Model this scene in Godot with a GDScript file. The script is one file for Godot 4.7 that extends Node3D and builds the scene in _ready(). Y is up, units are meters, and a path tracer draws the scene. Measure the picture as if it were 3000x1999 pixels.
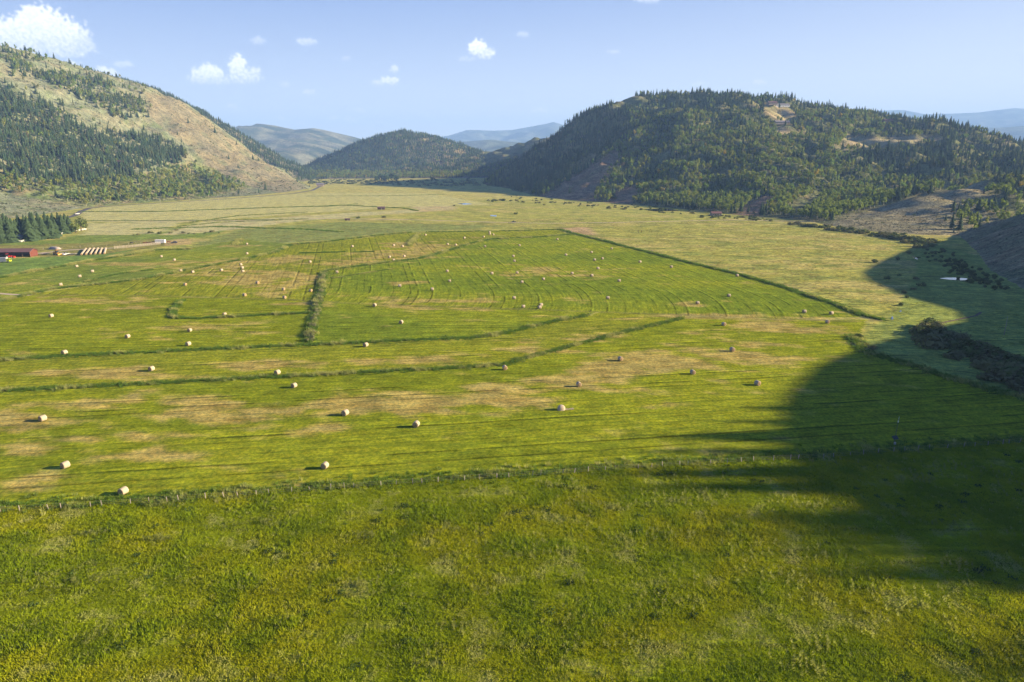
extends Node3D
# A valley of mown hay fields between wooded hills, late sun from +x, seen from 62 m up. x right, -z into the valley.

const CAM_H := 62.0
const FOCAL := 2000.0            # in pixels of the 3000 x 1999 photograph
const PITCH := 0.2618            # 15 degrees down
const SUN_ELEVATION := 17.5

var rng := RandomNumberGenerator.new()
var taken := {}
var noise_a := FastNoiseLite.new()
var noise_b := FastNoiseLite.new()
var noise_c := FastNoiseLite.new()
var noise_d := FastNoiseLite.new()
var M := {}
var field_polys := []
var tan_blobs := []
var hills := {}
var conifers := []
var aspens := []
var slope_shrubs := []
var willows := []
var sp := sin(PITCH)
var cp := cos(PITCH)

# ---------------------------------------------------------------- pixels and points
func ray(px: float, py: float) -> Vector3:
	var u := (px - 1500.0) / FOCAL
	var v := (py - 999.5) / FOCAL
	return Vector3(u, -v * cp - sp, -(cp - v * sp))

func gp(px: float, py: float, h := 0.0) -> Vector3:          # where that sight line meets the level h
	var d := ray(px, py)
	var t := (CAM_H - h) / maxf(-d.y, 0.004)
	return Vector3(d.x * t, h, d.z * t)

func at(px: float, py: float, t: float) -> Vector3:
	return Vector3(0, CAM_H, 0) + ray(px, py) * t

func pix(p: Vector3) -> Vector2:
	var q := p - Vector3(0, CAM_H, 0)
	var fwd := -q.z * cp - q.y * sp
	if fwd < 1.0:
		return Vector2(-9999, -9999)
	var up := q.y * cp - q.z * sp
	return Vector2(1500.0 + FOCAL * q.x / fwd, 999.5 - FOCAL * up / fwd)

func poly(a: Array) -> PackedVector2Array:                     # pixel polygon to ground polygon
	var r := PackedVector2Array()
	for p in a:
		var g := gp(p[0], p[1])
		r.append(Vector2(g.x, g.z))
	return r

func pxpoly(a: Array) -> PackedVector2Array:
	var r := PackedVector2Array()
	for p in a:
		r.append(Vector2(p[0], p[1]))
	return r

func line(a: Array) -> PackedVector3Array:
	var r := PackedVector3Array()
	for p in a:
		var g := gp(p[0], p[1])
		g.y = gh(g.x, g.z)
		r.append(g)
	return r

func inside(p: Vector2, q: PackedVector2Array) -> bool:
	return Geometry2D.is_point_in_polygon(p, q)

func lookup(a: Array, k: float) -> float:                      # piecewise smooth table, keys ascending
	if k <= a[0][0]:
		return a[0][1]
	for i in range(1, a.size()):
		if k <= a[i][0]:
			var s: float = (k - a[i - 1][0]) / (a[i][0] - a[i - 1][0])
			return lerpf(a[i - 1][1], a[i][1], s)
	return a[a.size() - 1][1]

func gh(x: float, z: float) -> float:                          # gentle swells of the valley floor
	if x * x + z * z > 1.1e6:
		return 0.0
	return 0.32 * noise_a.get_noise_2d(x * 0.9, z * 0.9) + 0.10 * noise_b.get_noise_2d(x * 3.0, z * 3.0)

# ---------------------------------------------------------------- naming
func numbered(called: String) -> String:
	if not taken.has(called):
		taken[called] = 0
		return called
	taken[called] += 1
	return "%s_%03d" % [called, taken[called]]

func tag(o: Node, label: String, category: String, group := "") -> Node:
	o.set_meta("label", label)
	o.set_meta("category", category)
	if group:
		o.set_meta("group", group)
	return o

func thing(called: String, where: Vector3, turn: float, label: String, category: String, group := "") -> Node3D:
	var o := Node3D.new()
	o.name = numbered(called)
	add_child(o)
	o.position = where
	o.rotation.y = turn
	tag(o, label, category, group)
	return o

func part(called: String, mesh: Mesh, mat: Material, parent: Node) -> MeshInstance3D:
	var o := MeshInstance3D.new()
	o.name = called
	o.mesh = mesh
	if mat:
		o.material_override = mat
	parent.add_child(o, true)
	return o

func setting(called: String, mesh: Mesh, mat: Material) -> MeshInstance3D:
	var o := MeshInstance3D.new()
	o.name = numbered(called)
	o.mesh = mesh
	if mat:
		o.material_override = mat
	o.set_meta("kind", "structure")
	add_child(o)
	return o

func stuff(called: String, mesh: Mesh, list: PackedFloat32Array, label: String, category: String) -> void:
	if list.is_empty():
		return
	var mm := MultiMesh.new()
	mm.transform_format = MultiMesh.TRANSFORM_3D
	mm.use_colors = true
	mm.mesh = mesh
	mm.instance_count = list.size() / 16
	mm.buffer = list
	var o := MultiMeshInstance3D.new()
	o.name = numbered(called)
	o.multimesh = mm
	o.set_meta("kind", "stuff")
	tag(o, label, category)
	add_child(o)

func put(list: PackedFloat32Array, b: Basis, p: Vector3, c: Color) -> void:
	list.append_array(PackedFloat32Array([b.x.x, b.y.x, b.z.x, p.x, b.x.y, b.y.y, b.z.y, p.y, b.x.z, b.y.z, b.z.z, p.z, c.r, c.g, c.b, 1.0]))

# ---------------------------------------------------------------- materials
func mat(lin: Color, rough := 0.9, specular := 0.3) -> StandardMaterial3D:
	var m := StandardMaterial3D.new()
	m.albedo_color = lin.linear_to_srgb()
	m.roughness = rough
	m.metallic_specular = specular
	return m

func leafy(lin: Color, back := 0.35) -> StandardMaterial3D:
	var m := mat(lin, 0.85, 0.08)
	m.vertex_color_use_as_albedo = true
	m.cull_mode = BaseMaterial3D.CULL_DISABLED
	if back > 0.0:
		m.backlight_enabled = true
		m.backlight = Color(back, back, back * 0.8).linear_to_srgb()
	return m

func noise_at(seed_: int, freq: float, octaves := 4) -> FastNoiseLite:
	var n := FastNoiseLite.new()
	n.seed = seed_
	n.noise_type = FastNoiseLite.TYPE_SIMPLEX_SMOOTH
	n.frequency = freq
	n.fractal_octaves = octaves
	return n

func grey(n: FastNoiseLite, w: int, h: int) -> PackedByteArray:
	var im := n.get_seamless_image(w, h)
	im.convert(Image.FORMAT_L8)
	return im.get_data()

func stretched(n: FastNoiseLite, w: int, h: int, full_w: int, full_h: int) -> PackedByteArray:
	var im := n.get_seamless_image(w, h)
	im.convert(Image.FORMAT_L8)
	im.resize(full_w, full_h, Image.INTERPOLATE_CUBIC)
	return im.get_data()

func picture(bytes: PackedByteArray, w: int, h: int) -> ImageTexture:
	var im := Image.create_from_data(w, h, false, Image.FORMAT_RGB8, bytes)
	return ImageTexture.create_from_image(im)

func mow_texture() -> ImageTexture:
	# stubble: streaks along u, swath lines at uneven spacing across v; mean value about 0.8
	var w := 1024
	var h := 1024
	var a := stretched(noise_at(3, 0.03), 256, 1024, w, h)
	var b := stretched(noise_at(4, 0.09), 128, 1024, w, h)
	var c := grey(noise_at(5, 0.2, 3), w, h)
	var gap := stretched(noise_at(6, 0.02), 256, 512, w, h)
	var line_v := PackedFloat32Array()
	line_v.resize(h)
	var v := 24.0
	var r := RandomNumberGenerator.new()
	r.seed = 12
	while v < h - 12:
		var deep := r.randf_range(0.25, 1.0)
		for k in range(-9, 10):
			line_v[int(v) + k] = maxf(line_v[int(v) + k], deep * exp(-k * k / 22.0))
		if r.randf() < 0.7 and v > 20:
			for k in range(-7, 8):
				line_v[int(v) - 13 + k] = minf(line_v[int(v) - 13 + k], -deep * 0.5 * exp(-k * k / 14.0))
		v += r.randf_range(40, 110)
	var out := PackedByteArray()
	out.resize(w * h * 3)
	var i := 0
	for y in h:
		var lv := line_v[y]
		for x in w:
			var n := (a[i] - 128) * 0.16 + (b[i] - 128) * 0.16 + (c[i] - 128) * 0.22
			var g := 200.0 + n
			if lv != 0.0:
				g -= lv * 74.0 * clampf((gap[i] - 80) / 50.0, 0.0, 1.0)
			var warm := (a[i] - 128) * 0.06
			out[i * 3] = clampi(int(g + warm), 20, 255)
			out[i * 3 + 1] = clampi(int(g), 20, 255)
			out[i * 3 + 2] = clampi(int(g - warm * 2.0), 20, 255)
			i += 1
	return picture(out, w, h)

func rough_texture(seed_: int, contrast: float) -> ImageTexture:
	var w := 512
	var a := grey(noise_at(seed_, 0.012, 3), w, w)
	var b := grey(noise_at(seed_ + 1, 0.06, 3), w, w)
	var c := grey(noise_at(seed_ + 2, 0.25, 2), w, w)
	var out := PackedByteArray()
	out.resize(w * w * 3)
	for i in w * w:
		var g := 200.0 + ((a[i] - 128) * 0.35 + (b[i] - 128) * 0.5 + (c[i] - 128) * 0.45) * contrast
		var warm := (b[i] - 128) * 0.1
		out[i * 3] = clampi(int(g + warm), 20, 255)
		out[i * 3 + 1] = clampi(int(g), 20, 255)
		out[i * 3 + 2] = clampi(int(g - warm), 20, 255)
	return picture(out, w, w)

func make_materials() -> void:
	var t_rough := rough_texture(40, 0.55)
	var g := StandardMaterial3D.new()
	g.vertex_color_use_as_albedo = true
	g.albedo_texture = mow_texture()
	g.detail_enabled = true
	g.detail_blend_mode = BaseMaterial3D.BLEND_MODE_MUL
	g.detail_albedo = t_rough
	g.detail_uv_layer = BaseMaterial3D.DETAIL_UV_2
	g.roughness = 0.95
	g.metallic_specular = 0.0
	M.ground = g
	for k in ["hill", "far"]:
		var m := StandardMaterial3D.new()
		m.vertex_color_use_as_albedo = true
		m.albedo_texture = rough_texture(50, 1.25)
		m.uv1_triplanar = true
		m.uv1_world_triplanar = true
		m.uv1_scale = Vector3.ONE * (0.012 if k == "hill" else 0.0012)
		m.roughness = 0.95
		m.metallic_specular = 0.0
		M[k] = m
	M.grass = leafy(Color(1, 1, 1), 0.95)
	M.conifer = leafy(Color(0.042, 0.070, 0.034), 0.2)
	M.spruce = leafy(Color(0.040, 0.062, 0.030), 0.15)
	M.aspen = leafy(Color(0.160, 0.215, 0.045), 0.8)
	M.willow = leafy(Color(0.135, 0.150, 0.060), 0.45)
	M.shrub = leafy(Color(0.110, 0.140, 0.055), 0.3)
	M.sage = leafy(Color(0.150, 0.165, 0.110), 0.2)
	M.bark = mat(Color(0.09, 0.065, 0.05))
	M.pale_bark = mat(Color(0.40, 0.38, 0.32))
	var wrap := mat(Color(0.60, 0.51, 0.37), 0.85)
	wrap.albedo_texture = rough_texture(70, 0.5)
	wrap.uv1_triplanar = true
	wrap.uv1_scale = Vector3(2.0, 0.4, 0.4)
	M.wrap = wrap
	var hay := mat(Color(0.52, 0.38, 0.21), 0.95)
	hay.albedo_texture = rough_texture(80, 1.4)
	hay.uv1_triplanar = true
	hay.uv1_scale = Vector3.ONE * 1.2
	M.hay = hay
	M.wood = mat(Color(0.30, 0.27, 0.23))
	M.dark_wood = mat(Color(0.12, 0.09, 0.07))
	M.white_paint = mat(Color(0.75, 0.74, 0.70), 0.6)
	M.red_wall = mat(Color(0.115, 0.040, 0.030))
	M.brown_roof = mat(Color(0.13, 0.075, 0.07), 0.6)
	M.grey_roof = mat(Color(0.17, 0.16, 0.17), 0.7)
	M.stone = mat(Color(0.30, 0.25, 0.20))
	M.red_metal = mat(Color(0.45, 0.025, 0.015), 0.4, 0.5)
	M.yellow_metal = mat(Color(0.50, 0.27, 0.03), 0.5, 0.5)
	M.lime_metal = mat(Color(0.35, 0.45, 0.02), 0.4, 0.5)
	M.grey_metal = mat(Color(0.35, 0.35, 0.36), 0.4, 0.5)
	M.dark_metal = mat(Color(0.03, 0.03, 0.035), 0.45, 0.5)
	M.tyre = mat(Color(0.02, 0.02, 0.02), 0.8)
	M.glass = mat(Color(0.02, 0.025, 0.03), 0.08, 0.6)
	M.panel = mat(Color(0.008, 0.009, 0.016), 0.3, 0.5)
	M.gravel = mat(Color(0.38, 0.32, 0.24))
	M.asphalt = mat(Color(0.07, 0.068, 0.072))
	M.water = mat(Color(0.02, 0.028, 0.025), 0.02, 0.7)
	M.horse = mat(Color(0.16, 0.07, 0.035), 0.6)
	M.cow = mat(Color(0.015, 0.013, 0.012), 0.6)

# ---------------------------------------------------------------- shapes
func begin() -> SurfaceTool:
	var st := SurfaceTool.new()
	st.begin(Mesh.PRIMITIVE_TRIANGLES)
	return st

func tri(st: SurfaceTool, a: Vector3, b: Vector3, c: Vector3) -> void:
	st.add_vertex(a)
	st.add_vertex(b)
	st.add_vertex(c)

func quad(st: SurfaceTool, a: Vector3, b: Vector3, c: Vector3, d: Vector3) -> void:
	tri(st, a, b, c)
	tri(st, a, c, d)

func done(st: SurfaceTool, m: Material = null) -> ArrayMesh:
	st.generate_normals()
	if m:
		st.set_material(m)
	return st.commit()

func box(st: SurfaceTool, c: Vector3, s: Vector3, turn := Basis()) -> void:
	var h := s / 2
	var p := []
	for i in 8:
		p.append(c + turn * Vector3(h.x * (1 if i & 1 else -1), h.y * (1 if i & 2 else -1), h.z * (1 if i & 4 else -1)))
	for f in [[0, 2, 3, 1], [4, 5, 7, 6], [0, 1, 5, 4], [2, 6, 7, 3], [0, 4, 6, 2], [1, 3, 7, 5]]:
		quad(st, p[f[0]], p[f[1]], p[f[2]], p[f[3]])

func box_mesh(c: Vector3, s: Vector3) -> ArrayMesh:
	var st := begin()
	st.set_smooth_group(-1)
	box(st, c, s)
	return done(st)

func tube(st: SurfaceTool, pts: Array, radii: Array, sides := 6) -> void:
	st.set_smooth_group(0)
	var rings := []
	for i in pts.size():
		var d: Vector3 = (pts[mini(i + 1, pts.size() - 1)] - pts[maxi(i - 1, 0)]).normalized()
		var s := d.cross(Vector3(0.13, 0.2, 0.97) if absf(d.z) < 0.9 else Vector3(1, 0, 0)).normalized()
		var t := d.cross(s)
		var ring := []
		for k in sides:
			var a := TAU * k / sides
			ring.append(pts[i] + (s * cos(a) + t * sin(a)) * radii[i])
		rings.append(ring)
	for i in pts.size() - 1:
		for k in sides:
			var l := (k + 1) % sides
			quad(st, rings[i][k], rings[i][l], rings[i + 1][l], rings[i + 1][k])
	for k in range(1, sides - 1):
		tri(st, rings[0][0], rings[0][k + 1], rings[0][k])
		var e: Array = rings[pts.size() - 1]
		tri(st, e[0], e[k], e[k + 1])

func tube_mesh(pts: Array, radii: Array, sides := 6) -> ArrayMesh:
	var st := begin()
	tube(st, pts, radii, sides)
	return done(st)

func disc_mesh(r0: Vector3, axis: Vector3, r: float, width: float, sides := 12) -> ArrayMesh:
	return tube_mesh([r0 - axis * width / 2, r0 + axis * width / 2], [r, r], sides)

func gable(w: float, d: float, h: float, rise: float, over: float, thick: float) -> Array:     # [walls with gable ends, roof slabs]; ridge along x
	var st := begin()
	st.set_smooth_group(-1)
	box(st, Vector3(0, h / 2, 0), Vector3(w, h, d))
	for s in [-1.0, 1.0]:
		var x: float = s * w / 2
		tri(st, Vector3(x, h, -d / 2), Vector3(x, h + rise, 0), Vector3(x, h, d / 2))
	var walls := done(st)
	st = begin()
	st.set_smooth_group(-1)
	var slope := atan2(rise, d / 2)
	for s in [-1.0, 1.0]:
		var len_ := (d / 2 + over) / cos(slope)
		var b := Basis(Vector3.RIGHT, s * slope)
		box(st, Vector3(0, h + rise + thick / 2, 0) + b * Vector3(0, 0, s * len_ / 2), Vector3(w + 2 * over, thick, len_), b)
	return [walls, done(st)]

func ribbon(pts: PackedVector3Array, width: float, lift: float) -> ArrayMesh:
	var st := begin()
	st.set_smooth_group(0)
	var dense := PackedVector3Array()
	for i in pts.size() - 1:
		var n := maxi(1, int(pts[i].distance_to(pts[i + 1]) / 6.0))
		for k in n:
			dense.append(pts[i].lerp(pts[i + 1], float(k) / n))
	dense.append(pts[pts.size() - 1])
	for i in dense.size() - 1:
		var q := []
		for j in [i, i + 1]:
			var d := dense[mini(j + 1, dense.size() - 1)] - dense[maxi(j - 1, 0)]
			var s := Vector3(-d.z, 0, d.x).normalized() * width / 2
			for sgn in [-1.0, 1.0]:
				var p: Vector3 = dense[j] + s * sgn
				p.y = maxf(gh(p.x, p.z), dense[j].y) + lift
				q.append(p)
		quad(st, q[0], q[1], q[3], q[2])
	return done(st)

# ---------------------------------------------------------------- plants
func conifer_crown(seed_: int, levels: int, sprays: int, slim: float) -> ArrayMesh:
	# a tree one metre tall: whorls of drooping boughs, each a bent pair of faces, round a thin ragged core
	var r := RandomNumberGenerator.new()
	r.seed = seed_
	var st := begin()
	st.set_color(Color.WHITE)
	st.set_smooth_group(-1)
	for l in levels:
		var f := float(l) / levels
		var y := 0.10 + 0.86 * f
		var reach := slim * (0.06 + 0.94 * pow(1.0 - f, 0.85)) * r.randf_range(0.8, 1.12)
		var n := maxi(4, int(sprays * (1.0 - 0.5 * f)))
		var off := r.randf() * TAU
		for k in n:
			var a := off + TAU * (k + r.randf_range(-0.3, 0.3)) / n
			var d := Vector3(cos(a), 0, sin(a))
			var s := Vector3(-d.z, 0, d.x)
			var len_ := reach * r.randf_range(0.65, 1.15)
			var w := len_ * r.randf_range(0.30, 0.48) + 0.012
			var top := Vector3(0, y + 0.05 + r.randf() * 0.03, 0)
			var mid := d * len_ * 0.55 + Vector3(0, y + r.randf_range(0.0, 0.02), 0)
			var tip := d * len_ + Vector3(0, y - len_ * r.randf_range(0.25, 0.5), 0)
			var drop := Vector3(0, -0.035, 0)
			tri(st, top, mid + s * w + drop, mid)
			tri(st, top, mid, mid - s * w + drop)
			tri(st, mid, mid + s * w + drop, tip)
			tri(st, mid, tip, mid - s * w + drop)
	var core := 6
	for k in core:
		var a := TAU * k / core
		var b := TAU * (k + 1) / core
		var rr := slim * 0.45
		tri(st, Vector3(cos(a) * rr, 0.12, sin(a) * rr), Vector3(0, 0.98, 0), Vector3(cos(b) * rr, 0.12, sin(b) * rr))
	return done(st, M.conifer)

func leaf_crown(seed_: int, count: int, centre_y: float, rx: float, ry: float, leaf: float, dome: bool, m: Material) -> ArrayMesh:
	# clumps of leaf-sized faces through an uneven volume
	var r := RandomNumberGenerator.new()
	r.seed = seed_
	var lobes := []
	for k in 7:
		lobes.append([Vector3(r.randf_range(-0.55, 0.55), r.randf_range(0.0, 0.6) if dome else r.randf_range(-0.6, 0.6), r.randf_range(-0.55, 0.55)), r.randf_range(0.38, 0.6)])
	var st := begin()
	st.set_color(Color.WHITE)
	st.set_smooth_group(-1)
	for k in count:
		var lb: Array = lobes[r.randi() % lobes.size()]
		var v := Vector3(r.randfn(), r.randfn(), r.randfn()).normalized()
		var q: Vector3 = lb[0] + v * lb[1] * pow(r.randf(), 0.3)
		if dome and q.y < -0.05:
			q.y = absf(q.y) * 0.5
		var c := Vector3(q.x * rx, centre_y + q.y * ry, q.z * rx)
		var n := (v + Vector3(r.randf_range(-0.7, 0.7), r.randf_range(-0.2, 0.9), r.randf_range(-0.7, 0.7))).normalized()
		var s := n.cross(Vector3(0.3, 0.2, 0.9)).normalized() * leaf * r.randf_range(0.6, 1.3)
		var t := n.cross(s).normalized() * leaf * r.randf_range(0.6, 1.3)
		var j := n * leaf * 0.35
		quad(st, c - s, c + t + j, c + s, c - t - j)
	return done(st, m)

func trunk_mesh(h: float, r: float, m: Material, seed_ := 1, limbs := 0) -> ArrayMesh:
	var g := RandomNumberGenerator.new()
	g.seed = seed_
	var st := begin()
	tube(st, [Vector3(0, -0.03, 0), Vector3(0, h * 0.4, 0), Vector3(r * 0.5, h * 0.75, 0), Vector3(0, h, 0)], [r, r * 0.8, r * 0.5, r * 0.12], 5)
	for k in limbs:
		var a := g.randf() * TAU
		var y := h * g.randf_range(0.35, 0.8)
		tube(st, [Vector3(0, y, 0), Vector3(cos(a) * 0.08, y + 0.09, sin(a) * 0.08), Vector3(cos(a) * 0.13, y + 0.2, sin(a) * 0.13)], [r * 0.5, r * 0.3, r * 0.1], 4)
	return done(st, m)

func both(a: ArrayMesh, b: ArrayMesh) -> ArrayMesh:
	var r := ArrayMesh.new()
	for m in [a, b]:
		r.add_surface_from_arrays(Mesh.PRIMITIVE_TRIANGLES, m.surface_get_arrays(0))
		r.surface_set_material(r.get_surface_count() - 1, m.surface_get_material(0))
	return r

func tuft(seed_: int, blades: int, spread: float, height: float, width: float, lean: float) -> ArrayMesh:
	var r := RandomNumberGenerator.new()
	r.seed = seed_
	var verts := PackedVector3Array()
	var norms := PackedVector3Array()
	for k in blades:
		var a := r.randf() * TAU
		var d := sqrt(r.randf()) * spread
		var p := Vector3(cos(a) * d, -0.03, sin(a) * d)
		var h := height * r.randf_range(0.6, 1.15)
		var b := r.randf() * TAU
		var s := Vector3(cos(b), 0, sin(b)) * width * r.randf_range(0.6, 1.2)
		var out := Vector3(cos(a), 0, sin(a)) * lean * r.randf_range(0.2, 1.0) * h + Vector3(r.randf_range(-0.15, 0.15), 0, r.randf_range(-0.15, 0.15)) * h
		var mid := p + Vector3(0, h * 0.6, 0) + out * 0.4
		var tip := p + Vector3(0, h, 0) + out
		var n := s.cross(mid - p).normalized()
		n = (n + Vector3(0, 0.3 * signf(n.y), 0)).normalized()
		for v in [p - s * 0.6, mid - s, mid + s, p - s * 0.6, mid + s, p + s * 0.6, mid - s, tip, mid + s]:
			verts.append(v)
			norms.append(n)
	var arr := []
	arr.resize(Mesh.ARRAY_MAX)
	arr[Mesh.ARRAY_VERTEX] = verts
	arr[Mesh.ARRAY_NORMAL] = norms
	var m := ArrayMesh.new()
	m.add_surface_from_arrays(Mesh.PRIMITIVE_TRIANGLES, arr)
	m.surface_set_material(0, M.grass)
	return m

# ---------------------------------------------------------------- camera, sky, sun
func light_and_camera() -> void:
	var cam := Camera3D.new()
	cam.name = "camera"
	cam.position = Vector3(0, CAM_H, 0)
	cam.rotation = Vector3(-PITCH, 0, 0)
	cam.fov = rad_to_deg(2.0 * atan(999.5 / FOCAL))
	cam.near = 0.5
	cam.far = 60000
	cam.current = true
	add_child(cam)

	var env := Environment.new()
	env.background_mode = Environment.BG_SKY
	env.sky = Sky.new()
	var pano := PanoramaSkyMaterial.new()
	pano.panorama = ImageTexture.create_from_image(sky_image())
	env.sky.sky_material = pano
	env.background_energy_multiplier = 0.305
	env.tonemap_mode = Environment.TONE_MAPPER_LINEAR
	env.tonemap_exposure = 5.25
	env.fog_enabled = true
	env.fog_density = 0.00010
	env.fog_light_color = Color(0.58, 0.755, 1.0)
	env.sdfgi_enabled = true
	env.ssao_enabled = true
	env.ssil_enabled = true
	var we := WorldEnvironment.new()
	we.name = "environment"
	we.environment = env
	add_child(we)

	var sun := DirectionalLight3D.new()
	sun.name = "sun"
	sun.light_color = Color(1.0, 0.90, 0.74)
	sun.light_energy = 1.35
	sun.light_angular_distance = 0.55
	sun.shadow_enabled = true
	sun.rotation = Vector3(-deg_to_rad(SUN_ELEVATION), PI / 2, 0)      # shines towards -x
	add_child(sun)

func sky_image() -> Image:
	# air: paler to the horizon, a little brighter round the low sun on the +x side; then the fair-weather clouds
	var small := Image.create(136, 64, false, Image.FORMAT_RGBF)       # four columns of overlap on each side, cut off again below
	for y in 64:
		var el := 90.0 - (y + 0.5) / 64.0 * 180.0
		for x in 136:
			var az := (x - 4 + 0.5) / 128.0 * 360.0
			var k := pow(clampf(1.0 - el / 90.0, 0.0, 1.0), 7.0) if el > 0 else 1.0
			var c := Color(0.15, 0.30, 0.61).lerp(Color(1.0, 0.98, 0.94), k)
			var s := 0.5 + 0.5 * cos(deg_to_rad(az - 90.0))
			c = c.lerp(Color(1.0, 0.98, 0.95), 0.75 * s * s * pow(k, 0.6))
			small.set_pixel(x, y, Color(c.r, c.g, c.b))
	small.resize(4352, 2048, Image.INTERPOLATE_CUBIC)
	small = small.get_region(Rect2i(128, 0, 4096, 2048))
	# [centre px, py, half width, half height, strength, flat base]
	var lobes := [
		[[40, 100, 75, 55, 1.0], [110, 80, 95, 68, 1.0], [185, 110, 80, 58, 1.0], [70, 140, 95, 34, 1.0], [200, 145, 80, 30, 1.0], [90, 45, 45, 34, 0.9], [-40, 110, 60, 50, 1.0], [240, 135, 40, 34, 0.8]],
		[[185, 200, 60, 24, 0.9]], [[305, 215, 45, 20, 0.9]], [[360, 190, 32, 10, 0.45]],
		[[610, 215, 50, 28, 1.0], [590, 230, 40, 20, 0.9], [640, 235, 45, 16, 0.8]],
		[[695, 200, 28, 42, 1.0], [715, 225, 50, 26, 1.0], [745, 220, 22, 24, 0.9]],
		[[1400, 140, 30, 26, 1.0], [1425, 155, 26, 18, 0.95], [1365, 172, 26, 8, 0.5]],
		[[1140, 238, 28, 15, 0.85], [1115, 244, 36, 9, 0.6]], [[1155, 203, 13, 13, 0.7]],
		[[895, 123, 34, 12, 0.5]], [[755, 120, 22, 14, 0.4]], [[1533, 102, 18, 8, 0.4]], [[1797, 153, 20, 6, 0.35]], [[1013, 172, 16, 8, 0.3]],
		[[905, 270, 18, 9, 0.55]], [[680, 315, 18, 11, 0.45]], [[978, 350, 18, 13, 0.45]], [[1025, 355, 30, 11, 0.45]], [[1055, 325, 18, 8, 0.4]], [[1110, 362, 20, 11, 0.35]],
		[[1575, 326, 30, 9, 0.4]], [[2222, 241, 24, 8, 0.45]], [[2055, 246, 24, 7, 0.3]], [[820, 353, 20, 12, 0.3]], [[880, 365, 22, 10, 0.3]], [[835, 250, 16, 10, 0.3]], [[1900, 2, 40, 8, 0.5]],
	]
	var puff := noise_at(91, 0.055, 5)
	for cloud in lobes:
		var lo := Vector2(1e9, 1e9)
		var hi := -lo
		var base := -1e9
		for l in cloud:
			lo = lo.min(Vector2(l[0] - l[2] * 1.4, l[1] - l[3] * 1.5))
			hi = hi.max(Vector2(l[0] + l[2] * 1.4, l[1] + l[3] * 1.5))
			base = maxf(base, l[1] + l[3] * 0.75)
		var a := panorama_spot(lo.x, lo.y)
		var b := panorama_spot(hi.x, hi.y)
		for y in range(int(minf(a.y, b.y)) - 2, int(maxf(a.y, b.y)) + 4):
			for x in range(int(a.x) - 2, int(b.x) + 3):
				var p := sky_pixel(x, y)
				var d := -1.0
				var strong := 0.0
				for l in cloud:
					var q := 1.0 - Vector2((p.x - l[0]) / l[2], (p.y - l[1]) / l[3]).length()
					if q > d:
						d = q
						strong = l[4]
				var n := puff.get_noise_2d(p.x, p.y * 1.2) * 0.55
				d += n
				var flat := clampf((base - p.y) / 10.0 + 0.6, 0.0, 1.0)
				var alpha := smoothstep(0.0, 0.20, d) * strong * flat
				if alpha <= 0.003:
					continue
				var h := clampf((base - p.y) / maxf(base - lo.y, 1.0), 0.0, 1.0)
				var lit := clampf(0.42 + 0.95 * h + 0.9 * puff.get_noise_2d(p.x * 1.7 + 60.0, p.y * 2.2), 0.1, 1.05)
				var c := Color(0.64, 0.69, 0.79).lerp(Color(1.0, 0.985, 0.97), lit)
				var xx := posmod(x, 4096)
				var was := small.get_pixel(xx, y)
				small.set_pixel(xx, y, was.lerp(c, alpha))
	small.convert(Image.FORMAT_RGB8)
	return small

func panorama_spot(px: float, py: float) -> Vector2:
	var d := ray(px, py).normalized()
	return Vector2(atan2(d.x, -d.z) / TAU * 4096.0, acos(d.y) / PI * 2048.0)

func sky_pixel(x: int, y: int) -> Vector2:
	var az := (x + 0.5) / 4096.0 * TAU
	var el := PI / 2 - (y + 0.5) / 2048.0 * PI
	return pix(Vector3(0, CAM_H, 0) + Vector3(sin(az) * cos(el), sin(el), -cos(az) * cos(el)) * 100.0)


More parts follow.
